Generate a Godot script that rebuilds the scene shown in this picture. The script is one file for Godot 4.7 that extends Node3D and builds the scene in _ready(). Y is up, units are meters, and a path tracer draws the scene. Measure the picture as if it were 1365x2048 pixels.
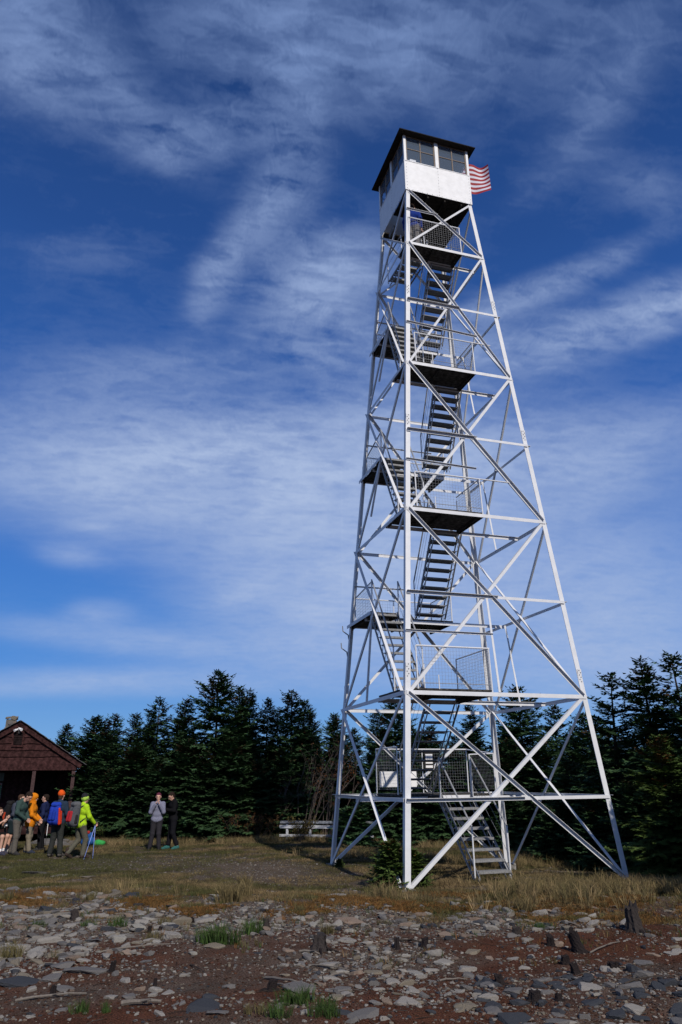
extends Node3D

# ---------------------------------------------------------------- measures
const TX := 2.7289                    # tower axis on the ground, metres right of and ahead of the camera
const TD := 17.8483
const YAW := 0.3023
const EYE := 2.0
const SUN_AZ := Vector2(0.366, 0.93)   # ground direction towards the sun (x, z)
const SUN_EL := 38.0
# heights of the tower's levels above its base
const LEV: Array[float] = [1.608, 3.687, 5.857, 7.907, 10.037, 12.099, 14.166, 16.284, 18.406]

var M := {}
var rng := RandomNumberGenerator.new()
var noise_a := FastNoiseLite.new()
var noise_b := FastNoiseLite.new()
var used := {}

func lin(r: float, g: float, b: float) -> Color:
	return Color(r, g, b).linear_to_srgb()

func numbered(called: String) -> String:
	if not used.has(called):
		used[called] = 0
		return called
	used[called] += 1
	return "%s_%03d" % [called, used[called]]

# ---------------------------------------------------------------- mesh builder
class MB:
	var v := PackedVector3Array()
	var n := PackedVector3Array()
	var c := PackedColorArray()
	var uv := PackedVector2Array()
	var col := Color(1, 1, 1)
	var tint := false
	func tri(p: Vector3, q: Vector3, r: Vector3) -> void:
		var m: Vector3 = (q - p).cross(r - p)
		if m.length_squared() < 1e-16:
			return
		m = m.normalized()
		v.append(p); v.append(r); v.append(q)
		n.append(m); n.append(m); n.append(m)
		if tint:
			c.append(col); c.append(col); c.append(col)
	func quad(p: Vector3, q: Vector3, r: Vector3, s: Vector3) -> void:
		tri(p, q, r); tri(p, r, s)
	# eight corners: b holds the bottom ring, t the top ring, both counter-clockwise seen from above
	func prism(b: Array, t: Array) -> void:
		var k: int = b.size()
		for i in k:
			var j: int = (i + 1) % k
			quad(b[i], b[j], t[j], t[i])
		for i in range(1, k - 1):
			tri(t[0], t[i], t[i + 1])
			tri(b[0], b[i + 1], b[i])
	func box(o: Vector3, x: Vector3, y: Vector3, z: Vector3) -> void:
		# o corner, three edge vectors (right handed)
		prism([o, o + z, o + z + x, o + x], [o + y, o + y + z, o + y + z + x, o + y + x])
	func cbox(centre: Vector3, size: Vector3) -> void:
		box(centre - size * 0.5, Vector3(size.x, 0, 0), Vector3(0, size.y, 0), Vector3(0, 0, size.z))
	# bevelled box: top and bottom rings pulled in
	func bbox(centre: Vector3, size: Vector3, bev: float) -> void:
		var h := size * 0.5
		var ring := func(y: float, e: float) -> Array:
			return [centre + Vector3(-h.x + e, y, -h.z + e), centre + Vector3(-h.x + e, y, h.z - e), centre + Vector3(h.x - e, y, h.z - e), centre + Vector3(h.x - e, y, -h.z + e)]
		var r0: Array = ring.call(-h.y, bev); var r1: Array = ring.call(-h.y + bev, 0.0)
		var r2: Array = ring.call(h.y - bev, 0.0); var r3: Array = ring.call(h.y, bev)
		var rs := [r0, r1, r2, r3]
		for k in 3:
			for i in 4:
				var j: int = (i + 1) % 4
				quad(rs[k][i], rs[k][j], rs[k + 1][j], rs[k + 1][i])
		quad(r3[0], r3[1], r3[2], r3[3]); quad(r0[0], r0[3], r0[2], r0[1])
	# rectangular bar from a to b, w along dw and t along the third axis
	func bar(a: Vector3, b: Vector3, dw: Vector3, w: float, t: float, cw := 0.5, ct := 0.5) -> void:
		var ax := (b - a).normalized()
		var x := (dw - ax * dw.dot(ax)).normalized()
		var z := ax.cross(x)
		var o := a - x * w * cw - z * t * ct
		box_any(o, x * w, b - a, z * t)
	func box_any(o: Vector3, x: Vector3, y: Vector3, z: Vector3) -> void:
		if x.cross(y).dot(z) < 0.0:
			box(o + z, x, y, -z)
		else:
			box(o, x, y, z)
	# L section: corner along a-b, one flange towards d1, the other towards d2
	func angle(a: Vector3, b: Vector3, d1: Vector3, d2: Vector3, s: float, t: float, s2 := -1.0) -> void:
		var ax := (b - a).normalized()
		var x := (d1 - ax * d1.dot(ax)).normalized()
		var z := (d2 - ax * d2.dot(ax))
		z = (z - x * z.dot(x)).normalized()
		if s2 < 0.0:
			s2 = s
		box_any(a, x * s, b - a, z * t)
		box_any(a + z * t, x * t, b - a, z * (s2 - t))
	func tube(a: Vector3, b: Vector3, r0: float, r1: float, k := 8, caps := true) -> void:
		var ax := (b - a).normalized()
		var x := ax.cross(Vector3.UP if absf(ax.y) < 0.9 else Vector3.RIGHT).normalized()
		var z := ax.cross(x)
		for i in k:
			var p := TAU * i / k
			var q := TAU * (i + 1) / k
			var u := x * cos(p) + z * sin(p)
			var w := x * cos(q) + z * sin(q)
			quad(a + u * r0, a + w * r0, b + w * r1, b + u * r1)
			if caps:
				tri(a, a + w * r0, a + u * r0)
				tri(b, b + u * r1, b + w * r1)
	func path(ps: Array, r0: float, r1: float, k := 6) -> void:
		for i in ps.size() - 1:
			var f: float = float(i) / (ps.size() - 1)
			var g: float = float(i + 1) / (ps.size() - 1)
			tube(ps[i], ps[i + 1], lerpf(r0, r1, f), lerpf(r0, r1, g), k)
	func mesh() -> ArrayMesh:
		var a := []
		a.resize(Mesh.ARRAY_MAX)
		a[Mesh.ARRAY_VERTEX] = v
		a[Mesh.ARRAY_NORMAL] = n
		if tint:
			a[Mesh.ARRAY_COLOR] = c
		if uv.size():
			a[Mesh.ARRAY_TEX_UV] = uv
		var m := ArrayMesh.new()
		if v.size():
			m.add_surface_from_arrays(Mesh.PRIMITIVE_TRIANGLES, a)
		return m

func part(called: String, mb, m: Material, parent: Node = null, at := Vector3.ZERO) -> MeshInstance3D:
	var o := MeshInstance3D.new()
	o.name = called if parent else numbered(called)
	o.mesh = mb if mb is ArrayMesh else mb.mesh()
	o.material_override = null
	if o.mesh.get_surface_count():
		for i in o.mesh.get_surface_count():
			o.set_surface_override_material(i, m)
	o.position = at
	(parent if parent else self).add_child(o, true)
	if parent:
		# repeats of a part take a three-digit number
		var k := 0
		for s in parent.get_children():
			if s != o and (s.name == called or String(s.name).begins_with(called + "_0") or String(s.name).begins_with(called + "_1") or String(s.name).begins_with(called + "_2")):
				k += 1
		if k:
			o.name = "%s_%03d" % [called, k]
	return o

func holder(called: String, parent: Node) -> Node3D:
	var o := Node3D.new()
	o.name = called
	parent.add_child(o, true)
	var k := 0
	for s in parent.get_children():
		if s != o and (s.name == called or String(s.name).begins_with(called + "_0")):
			k += 1
	if k:
		o.name = "%s_%03d" % [called, k]
	return o

func thing(called: String, label: String, category: String, at := Vector3.ZERO, turn := 0.0, group := "") -> Node3D:
	var o := Node3D.new()
	o.name = numbered(called)
	add_child(o)
	o.position = at
	o.rotation.y = turn
	tag(o, label, category, group)
	return o

func tag(o: Node, label: String, category := "", group := "", kind := "") -> void:
	if label: o.set_meta("label", label)
	if category: o.set_meta("category", category)
	if group: o.set_meta("group", group)
	if kind: o.set_meta("kind", kind)

# ---------------------------------------------------------------- materials
func ntex(freq: float, seed_: int, lo: float, hi: float, oct := 5, size := 512, normal := false, bump := 4.0) -> NoiseTexture2D:
	var f := FastNoiseLite.new()
	f.seed = seed_
	f.noise_type = FastNoiseLite.TYPE_SIMPLEX_SMOOTH
	f.frequency = freq
	f.fractal_octaves = oct
	f.fractal_gain = 0.6
	var t := NoiseTexture2D.new()
	t.width = size
	t.height = size
	t.seamless = true
	t.noise = f
	if normal:
		t.as_normal_map = true
		t.bump_strength = bump
	else:
		var g := Gradient.new()
		g.set_color(0, Color(lo, lo, lo))
		g.set_color(1, Color(hi, hi, hi))
		t.color_ramp = g
	return t

func mat(c: Color, rough := 0.8, metal := 0.0, tex: Texture2D = null, scale := 1.0, nrm: Texture2D = null, nscale := 1.0) -> StandardMaterial3D:
	var m := StandardMaterial3D.new()
	m.albedo_color = c
	m.roughness = rough
	m.metallic = metal
	m.metallic_specular = 0.5 if rough < 0.75 else 0.15
	if tex or nrm:
		m.uv1_triplanar = true
		m.uv1_scale = Vector3.ONE * scale
		if tex:
			m.albedo_texture = tex
		if nrm:
			m.normal_enabled = true
			m.normal_texture = nrm
			m.normal_scale = nscale
	return m

func make_materials() -> void:
	var soft := ntex(0.02, 11, 0.72, 1.0)
	var blotch := ntex(0.012, 12, 0.45, 1.0)
	var grit := ntex(0.06, 13, 0.35, 1.0)
	var bumps := ntex(0.03, 14, 0, 1, 5, 512, true, 5.0)
	var fine := ntex(0.08, 15, 0, 1, 4, 512, true, 6.0)
	M.steel = mat(lin(0.67, 0.685, 0.71), 0.5, 0.0, ntex(0.012, 16, 0.93, 1.0), 0.5, bumps, 0.05)
	M.steel_tread = mat(lin(0.27, 0.275, 0.28), 0.6, 0.0, soft, 1.5, bumps, 0.3)
	M.galv = mat(lin(0.36, 0.37, 0.39), 0.55, 0.0, soft, 1.5, bumps, 0.1)
	M.plank = mat(lin(0.15, 0.14, 0.135), 0.85, 0.0, blotch, 1.2, bumps, 0.6)
	M.plank_b = mat(lin(0.115, 0.11, 0.105), 0.85, 0.0, blotch, 1.3, bumps, 0.6)
	M.wire = mat(lin(0.22, 0.23, 0.25), 0.5, 0.2)
	M.bolt = mat(lin(0.09, 0.09, 0.1), 0.6, 0.3)
	M.panel = mat(lin(0.80, 0.81, 0.82), 0.55, 0.0, ntex(0.008, 17, 0.93, 1.0), 0.7, bumps, 0.15)
	M.frame = mat(lin(0.30, 0.25, 0.21), 0.75, 0.0, soft, 2.0)
	M.roofing = mat(lin(0.03, 0.03, 0.032), 0.85, 0.0, soft, 1.0, fine, 0.5)
	M.soffit = mat(lin(0.05, 0.045, 0.042), 0.85, 0.0, soft, 1.0)
	M.cabfloor = mat(lin(0.06, 0.055, 0.05), 0.85, 0.0, blotch, 1.0, bumps, 0.5)
	var gl := StandardMaterial3D.new()
	gl.transparency = BaseMaterial3D.TRANSPARENCY_ALPHA
	gl.albedo_color = Color(0.62, 0.7, 0.8, 0.2)
	gl.roughness = 0.06
	M.glass = gl
	M.concrete = mat(lin(0.36, 0.35, 0.34), 0.9, 0.0, blotch, 1.5, fine, 0.5)
	M.boards = mat(lin(0.082, 0.037, 0.036), 0.8, 0.0, blotch, 1.1, bumps, 0.4)
	M.boards_b = mat(lin(0.069, 0.032, 0.031), 0.8, 0.0, blotch, 1.0, bumps, 0.4)
	M.trim = mat(lin(0.09, 0.055, 0.055), 0.75, 0.0, soft, 1.4, bumps, 0.3)
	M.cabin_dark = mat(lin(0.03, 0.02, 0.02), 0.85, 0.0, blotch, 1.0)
	M.shingle = mat(lin(0.25, 0.25, 0.26), 0.8, 0.0, grit, 1.5, fine, 0.6)
	M.white = mat(lin(0.78, 0.78, 0.78), 0.5)
	M.fencewood = mat(lin(0.60, 0.62, 0.66), 0.8, 0.0, soft, 1.6, bumps, 0.3)
	M.fencegrey = mat(lin(0.26, 0.28, 0.31), 0.8, 0.0, blotch, 1.6, bumps, 0.3)
	M.tablewood = mat(lin(0.30, 0.29, 0.29), 0.85, 0.0, blotch, 1.6, bumps, 0.4)
	M.mortar = mat(lin(0.30, 0.28, 0.25), 0.95, 0.0, grit, 2.0, fine, 0.6)
	M.bark = mat(lin(0.075, 0.06, 0.05), 0.95, 0.0, blotch, 2.5, bumps, 1.0)
	M.char = mat(lin(0.055, 0.045, 0.045), 0.95, 0.0, grit, 5.0, fine, 1.5)
	M.stumpwood = mat(lin(0.10, 0.085, 0.08), 0.95, 0.0, grit, 5.0, fine, 1.5)
	M.deadwood = mat(lin(0.21, 0.185, 0.16), 0.9, 0.0, soft, 4.0)
	M.darktwig = mat(lin(0.07, 0.058, 0.05), 0.9, 0.0, soft, 4.0)
	M.palestem = mat(lin(0.11, 0.09, 0.08), 0.9)
	M.cloth_tex = ntex(0.02, 51, 0.7, 1.0)
	M.cloth_n = ntex(0.02, 52, 0, 1, 4, 512, true, 6.0)
	M.skin = mat(lin(.50, .29, .21), 0.6)
	M.dark = mat(lin(.015, .014, .014), 0.7)
	# stones
	var rock := func(r: float, g: float, b: float) -> StandardMaterial3D:
		return mat(lin(r, g, b), 0.92, 0.0, grit, 4.0, fine, 0.9)
	M.rocks = [rock.call(0.52, 0.485, 0.44), rock.call(0.29, 0.275, 0.265), rock.call(0.10, 0.108, 0.125), rock.call(0.40, 0.345, 0.265), rock.call(0.46, 0.35, 0.275), rock.call(0.26, 0.10, 0.07), rock.call(0.60, 0.57, 0.51)]
	var sm := mat(Color.WHITE, 0.92, 0.0, grit, 4.0, fine, 0.8)
	sm.vertex_color_use_as_albedo = true
	M.rock_tint = sm
	var gm := mat(Color.WHITE, 0.97, 0.0, ntex(0.05, 21, 0.28, 1.0, 6, 1024), 0.9, ntex(0.06, 22, 0, 1, 5, 1024, true, 7.0), 1.2)
	gm.vertex_color_use_as_albedo = true
	gm.uv1_world_triplanar = true
	M.ground = gm
	var lf := StandardMaterial3D.new()
	lf.vertex_color_use_as_albedo = true
	lf.roughness = 0.75
	lf.metallic_specular = 0.2
	lf.cull_mode = BaseMaterial3D.CULL_DISABLED
	M.needles = lf
	var lf2: StandardMaterial3D = lf.duplicate()
	lf2.albedo_color = lin(1.0, 0.80, 0.5)
	M.needles_warm = lf2
	var lf3: StandardMaterial3D = lf.duplicate()
	lf3.albedo_color = lin(0.8, 0.85, 0.9)
	M.needles_blue = lf3
	var gr := StandardMaterial3D.new()
	gr.vertex_color_use_as_albedo = true
	gr.roughness = 0.8
	gr.metallic_specular = 0.2
	gr.cull_mode = BaseMaterial3D.CULL_DISABLED
	M.grass = gr

# ---------------------------------------------------------------- ground
const HILL: Array = [[0, 0, .32], [0, 6, .32], [-3, 6, .32], [3, 6, .32], [0, 9, .24], [-4, 9, .26], [4, 9, .23], [0, 12, .165], [5, 12, .14], [-6, 13, .13],
	[1.115, 14.77, .022], [5.81, 16.23, -.004], [4.36, 20.95, -.3], [-.35, 19.46, .0], [2.6, 18, -.06], [-6, 25.2, -.12], [-8, 23, -.12], [-7, 18, -.02], [-11, 27, -.1], [-2, 27, -.1], [-1.5, 17.3, .0],
	[3, 26, -.3], [9, 17, -.25], [8, 22, -.6], [14, 20, -1.0], [12, 10, .1], [-14, 16, .1], [-15, 32, -.1], [0, 36, -.4], [12, 34, -1.2], [0, -12, .5], [14, -4, .4], [-14, -4, .5], [0, 60, -3], [50, 40, -4], [-50, 40, -3], [40, -40, -2], [-40, -40, -2]]

func ground_y(x: float, d: float) -> float:
	var s := 0.0
	var w := 0.0
	for h in HILL:
		var dx: float = x - h[0]
		var dd: float = d - h[1]
		var r := dx * dx + dd * dd + 0.3
		r = 1.0 / (r * sqrt(r))
		s += r * h[2]
		w += r
	return s / w

func relief(x: float, d: float) -> float:
	var far := sqrt(x * x + d * d)
	return noise_a.get_noise_2d(x * 6.0, d * 6.0) * 0.05 + noise_a.get_noise_2d(x * 30.0 + 90.0, d * 30.0) * 0.018 * clampf(1.6 - far / 18.0, 0.0, 1.0)

func gy(x: float, d: float) -> float:
	return ground_y(x, d) + relief(x, d)

func gp(x: float, d: float, up := 0.0) -> Vector3:
	return Vector3(x, gy(x, d) + up, -d)

func grassy(x: float, d: float) -> float:
	# 1 where turf grows, 0 on the bare scree; the edge of the turf bends and frays
	var edge := 12.6 - 0.35 * clampf(x, 0.0, 4.0) + 0.35 * clampf(-x - 2.5, 0.0, 3.0)
	return smoothstep(-1.3, 1.3, d - edge + noise_b.get_noise_2d(x * 12.0, d * 12.0) * 3.4)

func gravel(x: float, d: float) -> float:
	var a: float = exp(-pow((x + 1.9 + (d - 18.0) * 0.3) / 1.7, 2) - pow((d - 18.6) / 2.6, 2))
	var b: float = exp(-pow((x + 5.0) / 3.4, 2) - pow((d - 21.0) / 2.6, 2)) * 0.6
	var c: float = exp(-pow((x - 5.6) / 1.6, 2) - pow((d - 19.4) / 1.6, 2)) * 0.8
	var e: float = smoothstep(0.1, 0.42, noise_b.get_noise_2d(x * 11.0 + 77.0, d * 11.0)) * 0.75
	return clampf(maxf(maxf(a, b), maxf(c, e)) * 1.25 + noise_b.get_noise_2d(x * 14.0, d * 14.0 + 40.0) * 0.25, 0.0, 1.0)

func ground_colour(x: float, d: float) -> Color:
	var n1 := noise_b.get_noise_2d(x * 8.0, d * 8.0)
	var n2 := noise_b.get_noise_2d(x * 40.0 + 7.0, d * 40.0)
	var soil := Color(0.19, 0.082, 0.05).lerp(Color(0.21, 0.155, 0.12), clampf(0.42 + n1 * 1.7, 0, 1))
	var grey := Color(0.27, 0.215, 0.175)
	var scree := smoothstep(8.8, 10.8, d + n1 * 1.5 + clampf(-x - 1.0, 0, 2.0) * 0.6 - clampf(x - 1.5, 0, 2.5) * 0.9)
	var c := soil.lerp(grey, scree * 0.85)
	var turf := Color(0.145, 0.098, 0.055).lerp(Color(0.08, 0.078, 0.033), clampf(0.4 + n1 * 1.4, 0, 1))
	var green: float = exp(-pow((x + 7.0) / 3.0, 2) - pow((d - 21.0) / 4.0, 2))
	turf = turf.lerp(Color(0.06, 0.085, 0.026), clampf(green * 0.9, 0, 1))
	c = c.lerp(turf, grassy(x, d))
	c = c.lerp(Color(0.26, 0.2, 0.15), gravel(x, d) * grassy(x, d) * 0.9)
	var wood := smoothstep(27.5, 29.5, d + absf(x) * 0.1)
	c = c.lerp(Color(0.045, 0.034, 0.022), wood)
	return c * (1.0 + n2 * 0.35)

func build_ground() -> void:
	var rs: Array[float] = []
	var r := 0.6
	while r < 420.0:
		rs.append(r)
		r *= 1.012 if r > 4.5 and r < 30.0 else (1.04 if r < 60.0 else 1.12)
	var an: Array[float] = []
	var a := -180.0
	while a < 179.99:
		an.append(a)
		a += 0.28 if absf(a + 0.1) < 42.0 else 3.0
	var k := an.size()
	var v := PackedVector3Array(); var nn := PackedVector3Array(); var c := PackedColorArray(); var ix := PackedInt32Array()
	v.append(Vector3(0, gy(0, 0), 0)); nn.append(Vector3.UP); c.append(ground_colour(0, 0))
	for q in rs:
		for t in an:
			var x: float = q * sin(deg_to_rad(t))
			var d: float = q * cos(deg_to_rad(t))
			v.append(gp(x, d))
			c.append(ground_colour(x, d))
	nn.resize(v.size())
	for j in k:
		ix.append_array([0, 1 + j, 1 + (j + 1) % k])
	for i in rs.size() - 1:
		for j in k:
			var p := 1 + i * k + j
			var q := 1 + i * k + (j + 1) % k
			ix.append_array([p, p + k, q, q, p + k, q + k])
	for i in range(0, ix.size(), 3):
		var m: Vector3 = (v[ix[i + 2]] - v[ix[i]]).cross(v[ix[i + 1]] - v[ix[i]])
		nn[ix[i]] += m; nn[ix[i + 1]] += m; nn[ix[i + 2]] += m
	for i in nn.size():
		nn[i] = nn[i].normalized() if nn[i].y >= 0.0 else -nn[i].normalized()
	var arr := []
	arr.resize(Mesh.ARRAY_MAX)
	arr[Mesh.ARRAY_VERTEX] = v; arr[Mesh.ARRAY_NORMAL] = nn; arr[Mesh.ARRAY_COLOR] = c; arr[Mesh.ARRAY_INDEX] = ix
	var me := ArrayMesh.new()
	me.add_surface_from_arrays(Mesh.PRIMITIVE_TRIANGLES, arr)
	tag(part("ground", me, M.ground), "stony summit clearing of red soil, scree and dry turf", "", "", "structure")

# ---------------------------------------------------------------- sky
const CLOUDS: Array = [[-31.3, 49.4, 6.2, 3.4, 0, .75], [-21.5, 48.1, 8, 2.0, -20, .55], [-13.5, 47.9, 7.2, 1.6, 12, .6], [-6.4, 53.5, 12.9, 4.2, 0, .55], [10, 54, 11, 3.6, 0, .42], [25.3, 51, 11.6, 3.8, 0, .28],
	[-4.5, 47.6, 3.1, 4.1, 0, .65], [-6.7, 43.9, 2.2, 3, -20, .5], [-9.3, 41.3, 3.4, 1.6, 45, .5], [-12.4, 37.5, 1.7, 3, -25, .42], [-2.8, 37, 5.8, 3.3, 0, .6], [1.1, 39.9, 5, 2.2, 0, .5], [-1.4, 33.2, 7.5, 1.9, 0, .35],
	[18.8, 36.1, 7.4, 1.1, 8, .85], [23.3, 32.3, 8.8, 1.8, 5, .8], [14.7, 32.3, 6.6, 1.5, 0, .5], [27.4, 32.9, 4.2, 1.3, 0, .7], [-10.1, 24, 16.1, 4.7, 0, 1.15], [5.2, 23.3, 13, 6.4, 0, .85], [-22.1, 21.7, 8.3, 3.3, 0, .65], [19.7, 22.8, 10.9, 2.7, 5, .75],
	[-3.5, 16.6, 12.5, 4.8, -18, .75], [.6, 11.4, 10.1, 4.7, 0, .75], [12.9, 14.9, 14.9, 5.8, 0, .8], [21.8, 10.4, 6.9, 4.3, 0, .7], [-20.1, 18.3, 1.9, .45, 0, .5], [-21.7, 16, 2.2, .8, 0, .5], [-19, 11.9, 2.2, .9, 0, .5],
	[-15.1, 9.9, 11.9, 1.1, -3, .6], [-7.5, 14.1, 2.9, 1, 20, .5], [-21.9, 6.5, 10.1, .8, 3, .5], [-13, 7.1, 11.2, 1.1, 0, .4], [19.6, 7.3, 10.5, 2.2, 0, .5],
	[-24, 38, 8, 1.6, 8, .13], [-15, 31, 10, 1.6, 6, .2], [22, 44, 8, 2, 20, .12], [29, 41, 5, 2, -30, .2], [10, 46, 6, 2, 30, .1], [27, 47, 6, 2, 20, .18]]

func sky_image() -> ImageTexture:
	var w := 4096
	var h := 2048
	# how much cirrus there is, coarse: the banks seen, and banks of the same kind everywhere else
	var cw := 720
	var ch := 180
	var cover := Image.create(cw, ch, false, Image.FORMAT_RF)
	var f := FastNoiseLite.new()
	f.seed = 5; f.frequency = 1.0; f.fractal_octaves = 3
	for j in ch:
		var el := 90.0 - (j + 0.5) * 0.5
		for i in cw:
			var az := wrapf((i + 0.5) * 0.5, -180.0, 180.0)
			var ce := cos(deg_to_rad(el))
			var dir := Vector3(sin(deg_to_rad(az)) * ce, sin(deg_to_rad(el)), cos(deg_to_rad(az)) * ce)
			var q := 1.0 / (dir.y + 0.25)
			var any := clampf(0.40 + 0.8 * f.get_noise_2d(dir.x * q * 1.3 + 4.0, dir.z * q * 1.3), 0.0, 1.0)
			var here := smoothstep(46.0, 32.0, absf(az)) * smoothstep(66.0, 56.0, el)
			var s := any
			if here > 0.0:
				var b := 0.0
				for k in CLOUDS:
					var da: float = az - k[0]
					var de: float = el - k[1]
					if absf(da) > 38.0 or absf(de) > 16.0:
						continue
					var t: float = deg_to_rad(k[4])
					var x: float = (da * cos(t) + de * sin(t)) / k[2]
					var y: float = (-da * sin(t) + de * cos(t)) / k[3]
					var e := x * x + y * y
					if e < 6.0:
						b += k[5] * exp(-e)
				s = lerpf(any, 1.0 - exp(-b * 1.1), here)
			cover.set_pixel(i, j, Color(s, 0, 0))
	cover.resize(w, h / 2, Image.INTERPOLATE_CUBIC)
	var cov := cover.get_data().to_float32_array()
	var n1 := FastNoiseLite.new()
	n1.seed = 31; n1.noise_type = FastNoiseLite.TYPE_SIMPLEX_SMOOTH; n1.frequency = 1.0; n1.fractal_octaves = 6; n1.fractal_gain = 0.62
	n1.domain_warp_enabled = true; n1.domain_warp_amplitude = 0.6; n1.domain_warp_frequency = 0.9; n1.domain_warp_fractal_octaves = 3
	var n2 := FastNoiseLite.new()
	n2.seed = 77; n2.noise_type = FastNoiseLite.TYPE_SIMPLEX_SMOOTH; n2.frequency = 1.0; n2.fractal_octaves = 5; n2.fractal_gain = 0.62
	n2.domain_warp_enabled = true; n2.domain_warp_amplitude = 0.35; n2.domain_warp_frequency = 1.6; n2.domain_warp_fractal_octaves = 3
	var out := PackedFloat32Array()
	out.resize(w * h * 3)
	var at := 0
	var stops := [[0.0, Color(0.25, 0.46, 0.72)], [3.0, Color(0.17, 0.38, 0.72)], [8.0, Color(0.088, 0.27, 0.68)], [16.0, Color(0.052, 0.19, 0.58)], [26.0, Color(0.034, 0.125, 0.43)], [40.0, Color(0.020, 0.075, 0.275)], [52.0, Color(0.015, 0.052, 0.19)], [90.0, Color(0.012, 0.04, 0.15)]]
	for j in h:
		var el := 90.0 - (j + 0.5) * 180.0 / h
		if el < -1.0:
			for i in w:
				out[at] = 0.075; out[at + 1] = 0.075; out[at + 2] = 0.08
				at += 3
			continue
		var base: Color = stops[-1][1]
		for k in stops.size() - 1:
			if el < stops[k + 1][0]:
				base = (stops[k][1] as Color).lerp(stops[k + 1][1], clampf((el - stops[k][0]) / (stops[k + 1][0] - stops[k][0]), 0, 1))
				break
		var cloud := Color(0.40, 0.505, 0.74).lerp(Color(0.20, 0.30, 0.56), clampf((el - 24.0) / 28.0, 0, 1))
		var row := mini(j, h / 2 - 1) * w
		var na := 0.34 + 1.0 * smoothstep(16.0, 42.0, el)
		var sy := sin(deg_to_rad(el))
		var cy := cos(deg_to_rad(el))
		var q := 1.0 / (maxf(sy, 0.0) + 0.14)
		for i in w:
			var az := TAU * (i + 0.5) / w
			var px := sin(az) * cy * q
			var pz := cos(az) * cy * q
			var a := n1.get_noise_2d(px * 2.6, pz * 2.6)
			var b := n2.get_noise_2d(px * 3.6 + pz * 1.6 + 9.0, pz * 9.5 - px * 1.8)
			var c: float = cov[row + i]
			var rb := 1.0 - 2.2 * absf(b)
			c *= smoothstep(-0.12, 0.26, c)
			var t := c * (0.92 + na * (0.74 * a + 0.45 * (rb - 0.45))) + 0.07 * na * maxf(rb * 0.7 + a - 0.32, 0.0) - 0.012 * na
			t = clampf(t, 0.0, 1.0)
			out[at] = lerpf(base.r, cloud.r, t); out[at + 1] = lerpf(base.g, cloud.g, t); out[at + 2] = lerpf(base.b, cloud.b, t)
			at += 3
	return ImageTexture.create_from_image(Image.create_from_data(w, h, false, Image.FORMAT_RGBF, out.to_byte_array()))

# ---------------------------------------------------------------- the fire tower
func P(u: float, v: float, y: float) -> Vector3:
	return Vector3(u, y, -v)

func tw(y: float) -> float:
	return 1.065 + 0.07569 * (18.406 - y)

const CORNER: Array = [Vector2(-1, -1), Vector2(1, -1), Vector2(1, 1), Vector2(-1, 1)]   # near, right, far, left leg

func corner(k: int, y: float) -> Vector3:
	var s: Vector2 = CORNER[k % 4]
	return P(s.x * tw(y), s.y * tw(y), y)

func one(f: Callable) -> MB:
	var b := MB.new()
	f.call(b)
	return b

func wire_panel(parent: Node, a: Vector3, b: Vector3, height: float, step := 0.072) -> void:
	# woven wire between a and b (bottom line), rods crossing one another
	var m := MB.new()
	var l := a.distance_to(b)
	var x := (b - a) / l
	var side := x.cross(Vector3.UP).normalized()
	var r := 0.0015
	var k := int(l / step)
	for i in k + 1:
		var o: Vector3 = a + x * (l * i / k)
		m.bar(o, o + Vector3.UP * height, x, r * 2, r * 2)
	k = int(height / step)
	for i in k + 1:
		var o: Vector3 = a + Vector3.UP * (height * i / k) + side * r * 2.1
		m.bar(o, o + x * l, Vector3.UP, r * 2, r * 2)
	part("wire_mesh", m, M.wire, parent)

func pipe(parent: Node, called: String, a: Vector3, b: Vector3, r := 0.017) -> void:
	var m := MB.new()
	m.tube(a, b, r, r, 8)
	part(called, m, M.galv if called in ["handrail", "low_rail"] else M.steel, parent)

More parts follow.
